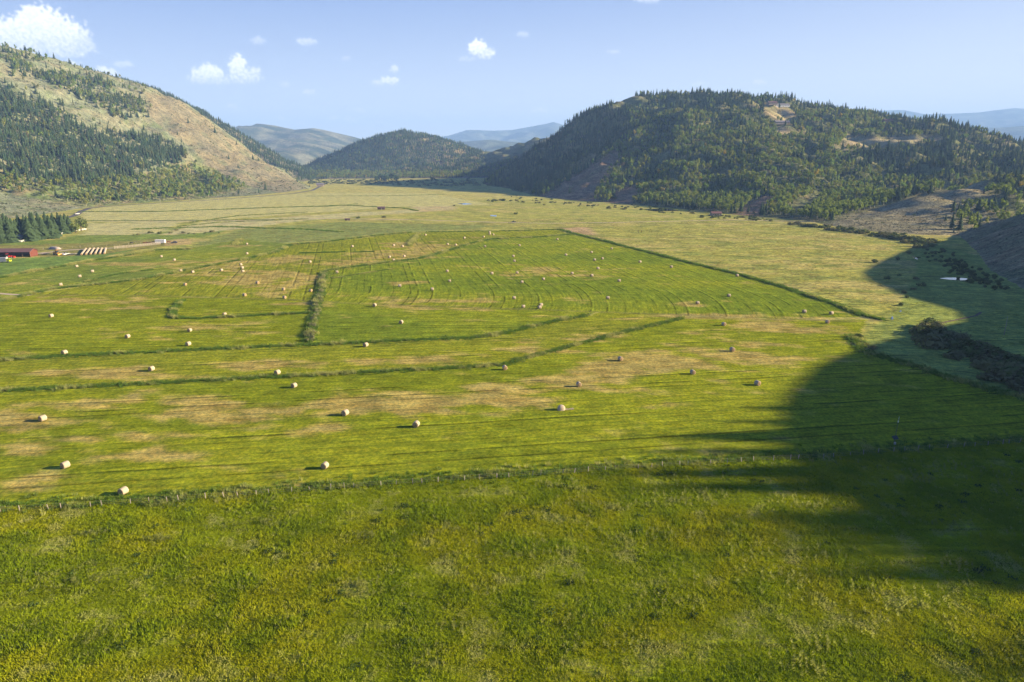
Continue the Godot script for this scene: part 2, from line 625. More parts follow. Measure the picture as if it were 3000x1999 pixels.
# ---------------------------------------------------------------- valley floor
const STRIPS := {
	"fence": [[-150, 1500], [0, 1490], [425, 1463], [900, 1427], [1300, 1399], [1500, 1386], [1900, 1360], [2160, 1345], [2400, 1332], [2620, 1311], [3000, 1286], [3150, 1276]],
	"second": [[-150, 1157], [0, 1148], [250, 1134], [500, 1120], [760, 1107], [1000, 1096], [1250, 1083], [1469, 1070], [1577, 1040], [1700, 1006], [1806, 979], [1934, 949], [2003, 931]],
	"third": [[-150, 1064], [0, 1055], [200, 1045], [400, 1034], [600, 1024], [760, 1016], [920, 1010], [1080, 1004], [1217, 997], [1383, 990], [1485, 974], [1602, 946], [1730, 923]],
	"hedge": [[906, 1002], [910, 980], [916, 950], [923, 925], [931, 890], [939, 864], [944, 826], [950, 798]],
	"hook": [[533, 879], [520, 892], [510, 905], [506, 928], [520, 932], [577, 933], [704, 927], [806, 921], [908, 916]],
	"diagonal": [[-100, 905], [0, 882], [38, 872], [84, 863], [143, 848], [268, 835], [383, 823], [485, 805], [536, 793], [628, 776], [730, 756], [806, 739], [855, 716], [934, 711], [1010, 702], [1128, 688], [1204, 682]],
	"upper": [[-100, 830], [0, 814], [51, 804], [179, 781], [270, 763], [357, 751], [459, 733], [561, 730]],
	"faint": [[255, 825], [319, 808], [383, 798], [446, 791]],
	"curve": [[954, 794], [1010, 785], [1128, 770], [1230, 757], [1281, 743], [1332, 729], [1383, 713], [1434, 702], [1485, 699], [1577, 695], [1679, 686]],
	"inner": [[954, 812], [985, 814], [1051, 803], [1100, 795], [1153, 788]],
	"right": [[1638, 672], [1679, 683], [1704, 690], [1768, 704], [1819, 719], [1908, 741], [2010, 767], [2153, 800], [2255, 828], [2357, 862], [2459, 895], [2536, 928], [2587, 937]],
	"top": [[1255, 680], [1500, 676], [1600, 673], [1638, 672]],
	"bar": [[1199, 719], [1213, 702], [1227, 686]],
	"dash": [[880, 742], [1010, 739]],
	"dash_two": [[1035, 739], [1097, 738]],
	"clump": [[689, 719], [696, 711], [704, 702]],
	"creek": [[2510, 1005], [2500, 985], [2530, 1030], [2640, 1060], [2760, 1100], [2900, 1140], [3050, 1180]],
	"far_one": [[240, 648], [620, 646], [900, 642]],
	"far_two": [[240, 621], [480, 620], [760, 610], [1000, 602], [1180, 610], [1225, 618]],
	"far_three": [[560, 652], [700, 632], [900, 622]],
	"far_four": [[900, 575], [1150, 574], [1300, 570]],
	"far_five": [[860, 606], [960, 605], [1050, 598]],
	"far_six": [[520, 664], [640, 652], [820, 645]],
	"bushes": [[390, 672], [500, 668], [640, 664], [760, 668], [900, 672], [1000, 680]],
}

func make_fields() -> void:
	# [ground polygon, mowing direction, linear base colour, roughness of the sward, words]
	var green := Color(0.162, 0.205, 0.012)
	var soft := Color(0.176, 0.208, 0.018)
	var deep := Color(0.142, 0.200, 0.016)
	var S := STRIPS
	var fence: Array = S.fence
	var rev := func(a: Array) -> Array:
		var b := a.duplicate()
		b.reverse()
		return b
	var d := func(a: Array, b: Array) -> Vector2:
		var p := gp(a[0], a[1])
		var q := gp(b[0], b[1])
		return Vector2(q.x - p.x, q.z - p.z).normalized()
	field_polys = [
		[poly(fence + [[3200, 1999], [3200, 2600], [-200, 2600], [-150, 1999]]), Vector2(1, 0), Color(0.190, 0.240, 0.009), "rough", ""],
		[poly(fence + [[3200, 1240], [2900, 1140], [2640, 1062], [2500, 1010], [2540, 938], [2281, 935], [2003, 928]] + rev.call(S.second)), d.call([900, 1300], [1900, 1240]), green, "mown", "round hay bale on the patchy mown field just beyond the post fence"],
		[poly(S.second + [[1985, 923], [1755, 915]] + rev.call(S.third)), d.call([250, 1090], [1250, 1040]), soft, "mown", "round hay bale on the narrow field strip between two long grass banks"],
		[poly([[908, 1003], [913, 966], [921, 928], [931, 884], [1204, 895], [1500, 906], [1755, 915], [1602, 946], [1485, 974], [1383, 990], [1217, 997], [1080, 1004]]), d.call([1000, 950], [1400, 947]), deep, "mown", "round hay bale on the wedge-shaped field below the wheel track"],
		[poly([[931, 884], [939, 864], [944, 826], [954, 794], [1128, 770], [1230, 757], [1332, 729], [1434, 702], [1577, 695], [1679, 686], [1768, 704], [1908, 741], [2153, 800], [2357, 862], [2536, 928], [2281, 935], [1985, 923], [1755, 915], [1500, 906], [1204, 895]]), d.call([1679, 742], [2010, 895]), deep, "swath", "round hay bale on the big green field of curved mowing lines"],
		[poly([[506, 930], [512, 905], [535, 872], [700, 873], [781, 877], [921, 882], [912, 916], [806, 921], [704, 927]]), d.call([560, 910], [700, 905]), green, "mown", "round hay bale on the small field behind the hooked grass bank"],
		[poly(S.third.slice(0, 7) + [[913, 966], [908, 916], [704, 927], [506, 930], [512, 905], [535, 868], [383, 865], [242, 865], [84, 863], [0, 882], [-150, 920]]), d.call([100, 960], [700, 950]), green, "mown", "round hay bale on the open field beside the hooked grass bank"],
		[poly([[242, 865], [383, 865], [535, 868], [781, 877], [921, 882], [939, 840], [950, 798], [1128, 770], [1281, 743], [1383, 713], [1485, 699], [1679, 686], [1638, 672], [1255, 680], [1204, 682], [1010, 702], [855, 716], [806, 739], [628, 776], [485, 805], [268, 835], [84, 863]]), d.call([560, 858], [625, 800]), soft, "mown", "round hay bale on the striped tan and green stubble field"],
		[poly([[-150, 915], [0, 882], [143, 848], [383, 823], [536, 793], [730, 756], [855, 716], [700, 700], [561, 728], [459, 733], [270, 763], [0, 814], [-150, 835]]), d.call([100, 850], [700, 745]), Color(0.150, 0.205, 0.035), "mown", "round hay bale on the long field below the farmyard"],
	]
	for b in [[100, 1240, 250, 50, 0.9], [330, 1185, 160, 25, 1.0], [560, 1190, 200, 40, 1.0], [250, 1290, 200, 45, 0.95], [450, 1330, 200, 25, 0.8], [150, 1400, 150, 25, 0.7], [800, 1210, 200, 40, 0.95], [1000, 1200, 150, 50, 1.0],
			[1250, 1180, 200, 45, 1.0], [1450, 1160, 180, 45, 1.0], [1650, 1120, 150, 30, 1.05], [1800, 1090, 150, 30, 1.1], [1950, 1060, 200, 30, 1.05], [2150, 1045, 200, 25, 1.0], [1430, 1220, 120, 20, 0.9], [2100, 1000, 250, 25, 0.7], [960, 1250, 100, 30, 0.8],
			[350, 1095, 220, 20, 1.0], [700, 1070, 150, 12, 0.8], [820, 1065, 100, 14, 0.8], [1200, 1060, 150, 18, 0.65], [1700, 990, 200, 15, 0.8], [1450, 1030, 200, 15, 0.6],
			[270, 880, 170, 12, 0.9], [390, 900, 80, 12, 0.95], [650, 960, 180, 18, 0.85], [850, 890, 90, 10, 0.8], [1250, 905, 160, 9, 0.95], [1180, 900, 100, 8, 0.9],
			[760, 810, 150, 25, 1.1], [860, 830, 60, 30, 1.1], [700, 770, 200, 12, 0.9], [600, 800, 130, 25, 0.8], [450, 775, 250, 7, 1.0], [850, 758, 110, 12, 1.0], [1000, 768, 200, 10, 1.0], [1150, 747, 150, 14, 1.0], [1250, 722, 120, 12, 0.9], [1170, 716, 60, 9, 1.1], [1350, 700, 100, 5, 0.8],
			[1570, 790, 60, 14, 0.9], [1690, 810, 100, 14, 0.6], [1490, 805, 50, 12, 0.9], [1120, 872, 100, 7, 0.9], [1200, 830, 80, 7, 0.8], [1350, 880, 150, 7, 0.8], [2150, 930, 250, 14, 0.9], [2300, 960, 200, 20, 0.8], [2000, 895, 60, 8, 0.8], [700, 722, 60, 8, 0.7], [60, 830, 120, 10, 0.5], [350, 750, 150, 5, 0.4]]:
		var c := gp(b[0], b[1])
		var e := gp(b[0] + b[2], b[1])
		var f := gp(b[0], b[1] - b[3])
		tan_blobs.append([c.x, c.z, absf(e.x - c.x), absf(f.z - c.z), b[4]])

func floor_colour(x: float, z: float, field: int) -> Color:
	var n1 := noise_a.get_noise_2d(x * 0.7, z * 1.6)
	var n2 := noise_b.get_noise_2d(x * 1.3 + 90.0, z * 2.8)
	var n3 := noise_c.get_noise_2d(x * 1.5, z * 3.4)
	var c: Color
	if field >= 0:
		var f: Array = field_polys[field]
		c = f[2]
		if f[3] == "rough":
			return c * (1.0 + 0.5 * n2 + 0.3 * n3)
		var bias := -0.24
		for b in tan_blobs:
			var dx: float = (x - b[0]) / b[2]
			var dz: float = (z - b[1]) / b[3]
			var q := dx * dx + dz * dz
			if q < 4.0:
				bias = maxf(bias, b[4] * exp(-q * 0.9) * 0.66 - 0.24)
		var dry := smoothstep(0.0, 0.34, bias + 0.55 * n2 + 0.40 * n3 + 0.15 * n1)
		c = c * (1.0 + 0.22 * n1 + 0.22 * n3)
		c = c.lerp(Color(0.190, 0.220, 0.014), clampf(0.30 + n1 * 1.2, 0.0, 0.6))
		var straw := Color(0.330, 0.265, 0.090) if n3 > -0.1 else Color(0.270, 0.205, 0.075)
		c = c.lerp(straw * (1.0 + 0.3 * n3), dry * 0.76)
		return Color(c.r, c.g, c.b)
	var p := pix(Vector3(x, 0, z))
	c = Color(0.290, 0.300, 0.070)                                # rough meadow
	if p.x > -400 and z < -60:
		if p.y < 585 and p.y > 400:
			c = Color(0.400, 0.365, 0.105)
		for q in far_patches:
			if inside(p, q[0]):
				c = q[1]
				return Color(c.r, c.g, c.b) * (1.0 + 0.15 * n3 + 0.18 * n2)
	var dry2 := smoothstep(-0.05, 0.35, n1 * 0.8 + n2 * 0.5)
	c = c.lerp(Color(0.360, 0.310, 0.120), dry2 * 0.55)
	c = c.lerp(Color(0.130, 0.180, 0.045), smoothstep(0.05, 0.40, -n2) * 0.6)
	return c * (1.0 + 0.25 * n3)

var far_patches := []
var creek_meadow: PackedVector2Array              # darker, greener grass colour on the far side of the creek

func ground() -> void:
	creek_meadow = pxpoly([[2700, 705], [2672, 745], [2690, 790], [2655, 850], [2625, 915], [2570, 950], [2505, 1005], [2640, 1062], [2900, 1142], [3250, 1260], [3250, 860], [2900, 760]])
	far_patches = [
		[pxpoly([[235, 690], [255, 655], [540, 648], [460, 686]]), Color(0.52, 0.40, 0.16)],
		[pxpoly([[470, 690], [560, 655], [640, 648], [900, 632], [1200, 614], [1226, 622], [900, 645], [640, 678]]), Color(0.48, 0.37, 0.17)],
		[pxpoly([[235, 652], [240, 618], [480, 615], [800, 604], [1180, 606], [900, 625], [560, 650]]), Color(0.57, 0.47, 0.145)],
		[pxpoly([[240, 618], [300, 606], [600, 585], [920, 565], [1250, 566], [1450, 600], [1180, 606], [480, 615]]), Color(0.54, 0.46, 0.14)],
		[pxpoly([[1200, 604], [1330, 602], [1340, 615], [1220, 622]]), Color(0.42, 0.33, 0.16)],
		[pxpoly([[-100, 835], [0, 812], [270, 760], [400, 730], [300, 745], [0, 760], [-100, 770]]), Color(0.13, 0.205, 0.045)],
		[pxpoly([[-100, 770], [0, 735], [90, 752], [300, 747], [480, 722], [480, 700], [200, 715], [-100, 720]]), Color(0.20, 0.20, 0.06)],
		[pxpoly([[160, 722], [250, 712], [400, 706], [560, 700], [560, 716], [470, 722], [220, 735]]), Color(0.34, 0.28, 0.12)],
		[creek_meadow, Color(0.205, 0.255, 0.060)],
		[pxpoly([[-100, 735], [0, 700], [150, 705], [330, 670], [700, 668], [560, 700], [200, 718]]), Color(0.155, 0.215, 0.045)],
		[pxpoly([[560, 720], [700, 672], [1000, 650], [1500, 662], [1230, 680], [860, 712]]), Color(0.185, 0.230, 0.065)],
		[pxpoly([[1640, 668], [1720, 665], [1760, 690], [1690, 684]]), Color(0.36, 0.27, 0.14)],
	]
	var mesh := ArrayMesh.new()
	zone(mesh, -345.0, 345.0, -525.0, -45.0, 1.5, Rect2())
	zone(mesh, -1200.0, 1200.0, -2700.0, 225.0, 7.5, Rect2(-345, -525, 690, 480))
	zone(mesh, -15000.0, 15000.0, -17100.0, 3825.0, 225.0, Rect2(-1200, -2700, 2400, 2925))
	var o := setting("ground", mesh, M.ground)
	o.set_meta("label", "flat valley floor of mown hay fields and meadow")

func zone(mesh: ArrayMesh, x0: float, x1: float, z0: float, z1: float, cell: float, hole: Rect2) -> void:
	var nx := int(round((x1 - x0) / cell))
	var nz := int(round((z1 - z0) / cell))
	var verts := PackedVector3Array()
	var norms := PackedVector3Array()
	var cols := PackedColorArray()
	var uv := PackedVector2Array()
	var uv2 := PackedVector2Array()
	var index := PackedInt32Array()
	var flat := cell > 100
	var hgt := PackedFloat32Array()
	hgt.resize((nx + 1) * (nz + 1))
	if not flat:
		for j in nz + 1:
			for i in nx + 1:
				hgt[j * (nx + 1) + i] = gh(x0 + i * cell, z0 + j * cell)
	var boxes := []
	for f in field_polys:
		var r := Rect2(f[0][0], Vector2.ZERO)
		for p in f[0]:
			r = r.expand(p)
		boxes.append(r)
	var known := {}
	for j in nz:
		var row := {}
		for i in nx:
			var c := Vector2(x0 + (i + 0.5) * cell, z0 + (j + 0.5) * cell)
			if hole.has_area() and hole.has_point(c):
				continue
			var f := -1
			if not flat:
				for k in field_polys.size():
					if boxes[k].has_point(c) and inside(c, field_polys[k][0]):
						f = k
						break
			var q := PackedInt32Array()
			for s in [[0, 0], [1, 0], [1, 1], [0, 1]]:
				var vi: int = i + s[0]
				var vj: int = j + s[1]
				var key := (vj * (nx + 1) + vi) * 16 + f + 1
				if not known.has(key):
					known[key] = verts.size()
					var x := x0 + vi * cell
					var z := z0 + vj * cell
					var h := hgt[vj * (nx + 1) + vi]
					verts.append(Vector3(x, h, z))
					if flat:
						norms.append(Vector3.UP)
					else:
						var hx := hgt[vj * (nx + 1) + mini(vi + 1, nx)] - hgt[vj * (nx + 1) + maxi(vi - 1, 0)]
						var hz := hgt[mini(vj + 1, nz) * (nx + 1) + vi] - hgt[maxi(vj - 1, 0) * (nx + 1) + vi]
						norms.append(Vector3(-hx, 2.0 * cell, -hz).normalized())
					var k := floor_colour(x, z, f)
					cols.append(Color(k.r * 2.75, k.g * 2.75, k.b * 2.75))
					var d := Vector2(1, 0)
					if f >= 0:
						d = field_polys[f][1]
					var across := x * -d.y + z * d.x
					if f == 4:                                     # the big field's lines bend where the mower turned above the track
						var over := maxf(0.0, 60.0 - (-z - 275.0))
						across -= over * over * 0.0035
					elif f == -1:
						across += 8.0 * noise_b.get_noise_2d(x, z)
					uv.append(Vector2((x * d.x + z * d.y) / 150.0, across / 78.0))
					uv2.append(Vector2(x, z) / (90.0 if f < 0 else 41.0))
				q.append(known[key])
			index.append_array(PackedInt32Array([q[0], q[1], q[2], q[0], q[2], q[3]]))
	var arr := []
	arr.resize(Mesh.ARRAY_MAX)
	arr[Mesh.ARRAY_VERTEX] = verts
	arr[Mesh.ARRAY_NORMAL] = norms
	arr[Mesh.ARRAY_COLOR] = cols
	arr[Mesh.ARRAY_TEX_UV] = uv
	arr[Mesh.ARRAY_TEX_UV2] = uv2
	arr[Mesh.ARRAY_INDEX] = index
	mesh.add_surface_from_arrays(Mesh.PRIMITIVE_TRIANGLES, arr)

# ---------------------------------------------------------------- hills
func spline(ctrl: Array) -> Array:                             # thin plate through (x, z) -> y; returns [points, weights]
	var n := ctrl.size()
	var size := n + 3
	var A := []
	for i in size:
		var r := PackedFloat64Array()
		r.resize(size + 1)
		A.append(r)
	for i in n:
		for j in n:
			A[i][j] = plate(ctrl[i], ctrl[j]) + (6.0 if i == j else 0.0)
		A[i][n] = 1.0
		A[i][n + 1] = ctrl[i].x / 1000.0
		A[i][n + 2] = ctrl[i].z / 1000.0
		A[n][i] = 1.0
		A[n + 1][i] = ctrl[i].x / 1000.0
		A[n + 2][i] = ctrl[i].z / 1000.0
		A[i][size] = ctrl[i].y
	for k in size:
		var best := k
		for i in range(k, size):
			if absf(A[i][k]) > absf(A[best][k]):
				best = i
		var t: PackedFloat64Array = A[k]
		A[k] = A[best]
		A[best] = t
		var rk: PackedFloat64Array = A[k]
		for i in range(k + 1, size):
			var ri: PackedFloat64Array = A[i]
			var f := ri[k] / rk[k]
			if f != 0.0:
				for j in range(k, size + 1):
					ri[j] -= f * rk[j]
				A[i] = ri
	var w := PackedFloat64Array()
	w.resize(size)
	for k in range(size - 1, -1, -1):
		var s: float = A[k][size]
		for j in range(k + 1, size):
			s -= A[k][j] * w[j]
		w[k] = s / A[k][k]
	return [ctrl, w]

func plate(a: Vector3, b: Vector3) -> float:
	var dx := a.x - b.x
	var dz := a.z - b.z
	var q := dx * dx + dz * dz
	return 0.5 * q * log(q + 1.0) * 0.001

func hill(called: String, ctrl: Array, x0: float, x1: float, z0: float, z1: float, cell: float, rough: float, colour: Callable) -> void:
	var sol := spline(ctrl)
	var n := ctrl.size()
	var xs := PackedFloat64Array()
	var zs := PackedFloat64Array()
	for p in ctrl:
		xs.append(p.x)
		zs.append(p.z)
	var w: PackedFloat64Array = sol[1]
	grid_hill(called, x0, x1, z0, z1, cell, func(x: float, z: float) -> float:
		var s := w[n] + w[n + 1] * x / 1000.0 + w[n + 2] * z / 1000.0
		for i in n:
			var dx := x - xs[i]
			var dz := z - zs[i]
			var q := dx * dx + dz * dz
			s += w[i] * 0.0005 * q * log(q + 1.0)
		if s > -8.0:
			s += rough * clampf(s / 25.0, 0.0, 1.0) * (noise_a.get_noise_2d(x * 1.1, z * 1.1) * 2.2 + 0.5 * noise_b.get_noise_2d(x * 1.5, z * 1.5))
		return maxf(s, -12.0), colour)

func grid_hill(called: String, x0: float, x1: float, z0: float, z1: float, cell: float, height: Callable, colour: Callable) -> void:
	var nx := int((x1 - x0) / cell)
	var nz := int((z1 - z0) / cell)
	var h := PackedFloat32Array()
	h.resize((nx + 1) * (nz + 1))
	for j in nz + 1:
		for i in nx + 1:
			h[j * (nx + 1) + i] = height.call(x0 + i * cell, z0 + j * cell)
	hills[called] = {"x0": x0, "z0": z0, "cell": cell, "nx": nx, "nz": nz, "h": h}
	var verts := PackedVector3Array()
	var norms := PackedVector3Array()
	var cols := PackedColorArray()
	var index := PackedInt32Array()
	var map := PackedInt32Array()
	map.resize(h.size())
	map.fill(-1)
	for j in nz:
		for i in nx:
			var k := [j * (nx + 1) + i, j * (nx + 1) + i + 1, (j + 1) * (nx + 1) + i + 1, (j + 1) * (nx + 1) + i]
			if h[k[0]] < -1.5 and h[k[1]] < -1.5 and h[k[2]] < -1.5 and h[k[3]] < -1.5:
				continue
			for a in k:
				if map[a] < 0:
					map[a] = verts.size()
					var ai: int = a % (nx + 1)
					var aj: int = a / (nx + 1)
					var p := Vector3(x0 + ai * cell, h[a], z0 + aj * cell)
					var hx := (h[aj * (nx + 1) + mini(ai + 1, nx)] - h[aj * (nx + 1) + maxi(ai - 1, 0)])
					var hz := (h[mini(aj + 1, nz) * (nx + 1) + ai] - h[maxi(aj - 1, 0) * (nx + 1) + ai])
					verts.append(p)
					norms.append(Vector3(-hx, 2.0 * cell, -hz).normalized())
					var c: Color = colour.call(p, pix(p))
					cols.append(Color(c.r * 1.6, c.g * 1.6, c.b * 1.6))
			index.append_array(PackedInt32Array([map[k[0]], map[k[1]], map[k[2]], map[k[0]], map[k[2]], map[k[3]]]))
	var arr := []
	arr.resize(Mesh.ARRAY_MAX)
	arr[Mesh.ARRAY_VERTEX] = verts
	arr[Mesh.ARRAY_NORMAL] = norms
	arr[Mesh.ARRAY_COLOR] = cols
	arr[Mesh.ARRAY_INDEX] = index
	var mesh := ArrayMesh.new()
	mesh.add_surface_from_arrays(Mesh.PRIMITIVE_TRIANGLES, arr)
	setting(called, mesh, M.far if cell > 60 else M.hill)

func on_hill(called: String, x: float, z: float) -> float:
	var g: Dictionary = hills[called]
	var fx: float = (x - g.x0) / g.cell
	var fz: float = (z - g.z0) / g.cell
	var i := int(floor(fx))
	var j := int(floor(fz))
	if i < 0 or j < 0 or i >= g.nx or j >= g.nz:
		return -99.0
	var a := fx - i
	var b := fz - j
	var k: int = j * (g.nx + 1) + i
	var n: int = g.nx + 1
	var h: PackedFloat32Array = g.h
	return lerpf(lerpf(h[k], h[k + 1], a), lerpf(h[k + n], h[k + n + 1], a), b)

func spots(a: Array) -> Array:                                 # [px, py, t] hill points; [px, py] feet, each with a point that dives below the floor in front
	var r := []
	for p in a:
		if p.size() == 3:
			r.append(at(p[0], p[1], p[2]))
		else:
			var g := gp(p[0], p[1])
			r.append(g)
			var f := gp(p[0], p[1] + 14.0)
			f.y = -7.0
			r.append(f)
	return r

func patchy(p: Vector3, a: Color, b: Color, c: Color) -> Color:
	var n := noise_a.get_noise_2d(p.x * 1.2, p.z * 1.2) + 0.4 * noise_b.get_noise_2d(p.x * 2.0, p.z * 2.0)
	var m := noise_b.get_noise_2d(p.x * 1.1 + 300.0, p.z * 1.1 + p.y)
	var k := a.lerp(b, smoothstep(-0.25, 0.35, n))
	return k.lerp(c, smoothstep(0.1, 0.45, m) * 0.8)

func all_hills() -> void:
	var tan_grass := Color(0.165, 0.156, 0.102)
	var sage := Color(0.160, 0.185, 0.115)
	var green := Color(0.120, 0.160, 0.055)
	var green_zone := pxpoly([[-300, 500], [0, 500], [120, 540], [400, 520], [560, 470], [640, 500], [740, 545], [600, 585], [250, 610], [0, 560], [-300, 560]])
	var bare_left := pxpoly([[430, 270], [520, 285], [700, 420], [900, 552], [820, 565], [700, 540], [600, 480], [560, 430], [480, 380], [430, 330]])
	hill("grassy_hill", spots([
		[-900, 700], [-600, 690], [-300, 672], [0, 645], [120, 630], [190, 622], [250, 608], [430, 593], [600, 583], [750, 573], [860, 562], [905, 553],
		[-600, 400, 900], [-600, 150, 1250], [-600, 200, 1750], [-300, 430, 930], [-300, 110, 1350],
		[0, 560, 900], [0, 480, 980], [0, 400, 1080], [0, 300, 1210], [0, 152, 1400], [0, 185, 1800], [120, 560, 930], [120, 350, 1200], [120, 195, 1440],
		[250, 560, 1000], [250, 480, 1090], [250, 350, 1300], [250, 226, 1500], [250, 270, 1950],
		[430, 540, 1150], [430, 480, 1240], [430, 370, 1420], [400, 252, 1560], [490, 275, 1600], [490, 320, 2050], [560, 316, 1620],
		[600, 540, 1270], [600, 480, 1380], [600, 400, 1500], [640, 371, 1620], [700, 420, 1600], [700, 465, 1950],
		[750, 540, 1350], [750, 500, 1450], [780, 480, 1560], [850, 524, 1500], [850, 550, 1750], [880, 541, 1470]]),
		-1900, -330, -2300, -560, 9.0, 5.0, func(p: Vector3, q: Vector2) -> Color:
			if inside(q, bare_left):
				return patchy(p, tan_grass, Color(0.195, 0.173, 0.103), Color(0.12, 0.138, 0.080))
			if inside(q, green_zone):
				return patchy(p, green, Color(0.17, 0.185, 0.08), Color(0.25, 0.20, 0.11))
			return patchy(p, sage, Color(0.185, 0.185, 0.112), Color(0.12, 0.155, 0.07)))
	hill("forested_spur_hill", spots([
		[955, 521], [920, 527], [880, 534], [820, 545], [300, 250, 2500], [450, 262, 2400], [560, 322, 2300], [640, 357, 2300], [700, 397, 2320], [760, 432, 2320], [830, 472, 2300], [870, 501, 2250], [905, 513, 2180],
		[700, 470, 2050], [800, 505, 2050], [640, 400, 2900], [830, 512, 2700], [450, 300, 3000], [500, 420, 2000]]),
		-1800, -540, -3300, -1900, 16.0, 6.0, func(p: Vector3, _q: Vector2) -> Color: return patchy(p, Color(0.15, 0.14, 0.08), tan_grass, green))
	hill("wooded_knob_hill", spots([
		[830, 525], [900, 526], [1000, 524], [1165, 523], [1350, 522], [1500, 520], [1650, 520],
		[905, 500, 2500], [960, 474, 2600], [1040, 429, 2700], [1100, 402, 2750], [1165, 390, 2800], [1220, 392, 2800], [1290, 409, 2800], [1380, 439, 2800], [1440, 462, 2750], [1520, 490, 2700], [1600, 508, 2650],
		[1165, 460, 2480], [1050, 480, 2450], [1300, 480, 2450], [1165, 430, 3300], [1000, 490, 3200], [1400, 490, 3300], [850, 520, 2900]]),
		-1100, 250, -3700, -2150, 16.0, 6.0, func(p: Vector3, _q: Vector2) -> Color: return patchy(p, Color(0.13, 0.125, 0.07), Color(0.22, 0.18, 0.10), green))
	var brown_feet := [pxpoly([[1540, 600], [1600, 560], [1700, 500], [1800, 440], [1850, 450], [1760, 540], [1740, 610]]), pxpoly([[1750, 620], [1800, 560], [1860, 540], [1880, 570], [1830, 620]]), pxpoly([[2140, 640], [2200, 590], [2260, 560], [2270, 590], [2210, 650]])]
	var clearing := [pxpoly([[2440, 445], [2480, 400], [2600, 402], [2760, 396], [2750, 420], [2600, 432]]), pxpoly([[2240, 312], [2310, 318], [2340, 345], [2320, 362], [2240, 345]]), pxpoly([[2270, 372], [2310, 370], [2335, 395], [2300, 402]]), pxpoly([[2180, 306], [2290, 308], [2260, 325], [2180, 318]])]
	var knoll := pxpoly([[2370, 672], [2500, 628], [2700, 575], [2860, 530], [2960, 540], [2900, 600], [2960, 660], [2800, 705]])
	hill("wooded_hill", spots([
		[1425, 545], [1500, 554], [1560, 565], [1620, 578], [1750, 591], [1900, 603], [2050, 621], [2150, 632], [2290, 640], [2400, 663], [2550, 682], [2700, 695], [2800, 694], [2900, 690], [3100, 690],
		[1470, 532, 1620], [1500, 503, 1640], [1560, 461, 1640], [1630, 405, 1640], [1700, 355, 1620], [1760, 317, 1600], [1800, 308, 1580], [1850, 314, 1560], [1900, 316, 1530], [2000, 314, 1500], [2060, 309, 1490], [2110, 298, 1470], [2160, 292, 1450], [2200, 297, 1440], [2270, 318, 1430], [2340, 337, 1420], [2400, 343, 1420], [2500, 336, 1480], [2620, 358, 1450], [2720, 357, 1400], [2800, 368, 1350], [2900, 412, 1300], [3000, 457, 1280], [3150, 500, 1250], [3400, 520, 1200],
		[1600, 505, 1490], [1700, 450, 1460], [1780, 380, 1460], [1560, 540, 1390],
		[1830, 405, 1310], [1750, 485, 1200], [1690, 540, 1130], [1850, 470, 1240],
		[1900, 560, 1030], [1900, 500, 1130], [1900, 420, 1270], [1950, 350, 1390], [2050, 570, 950], [2050, 480, 1090], [2050, 400, 1240], [2080, 335, 1380],
		[2200, 590, 870], [2200, 500, 1030], [2200, 400, 1190], [2300, 560, 880], [2300, 480, 1030], [2300, 400, 1250],
		[2500, 560, 950], [2500, 500, 1050], [2500, 430, 1200], [2500, 380, 1350], [2650, 480, 1050], [2650, 410, 1250], [2800, 500, 1000], [2800, 440, 1150], [2950, 520, 950], [2950, 475, 1120],
		[2500, 636, 690], [2600, 611, 720], [2750, 565, 745], [2870, 537, 770], [2950, 546, 790], [3100, 540, 820], [2500, 618, 800], [2700, 585, 850], [2870, 558, 900], [3050, 650, 640],
		[1600, 470, 2000], [1800, 326, 1950], [1950, 328, 1950], [2100, 318, 1950], [2250, 340, 1950], [2450, 372, 2000], [2700, 400, 1900], [3000, 480, 1800], [1700, 380, 2800], [2100, 360, 2900], [2600, 420, 2600]]),
		-140, 1700, -2900, -560, 11.0, 9.0, func(p: Vector3, q: Vector2) -> Color:
			for b in brown_feet:
				if inside(q, b):
					return patchy(p, Color(0.20, 0.135, 0.085), Color(0.25, 0.175, 0.105), Color(0.15, 0.13, 0.075))
			for b in clearing:
				if inside(q, b):
					return patchy(p, Color(0.30, 0.25, 0.14), Color(0.26, 0.24, 0.13), Color(0.20, 0.20, 0.09))
			if inside(q, knoll):
				return patchy(p, Color(0.205, 0.195, 0.115), Color(0.23, 0.205, 0.115), Color(0.16, 0.165, 0.085))
			return patchy(p, Color(0.11, 0.125, 0.055), Color(0.135, 0.15, 0.065), Color(0.19, 0.165, 0.09)))
	# the hill on the sun's side: its crest line throws the long shade over the near fields
	var foot := [[-640.0, 420.0], [-561.0, 366.0], [-520.0, 346.0], [-450.0, 310.0], [-387.0, 275.0], [-325.0, 250.0], [-250.0, 218.0], [-150.0, 198.0], [100.0, 190.0]]
	var crest := [[-640.0, 470.0], [-575.0, 452.0], [-540.0, 472.0], [-484.0, 482.0], [-412.0, 460.0], [-353.0, 432.0], [-283.0, 405.0], [-230.0, 392.0], [-150.0, 385.0], [100.0, 380.0]]
	var edge := [[-640.0, 470.0], [-575.0, 374.0], [-540.0, 346.0], [-484.0, 280.0], [-412.0, 219.0], [-380.0, 195.0], [-353.0, 185.0], [-310.0, 182.0], [-283.0, 187.0], [-262.0, 178.0], [-245.0, 150.0], [-230.0, 126.0], [-202.0, 93.0], [-179.0, 74.0], [-163.0, 66.0], [-146.0, 59.0], [-134.0, 57.0], [-113.0, 60.0], [-95.0, 68.0], [-84.0, 86.0], [-76.0, 92.0], [-70.0, 84.0], [-40.0, 100.0], [100.0, 120.0]]
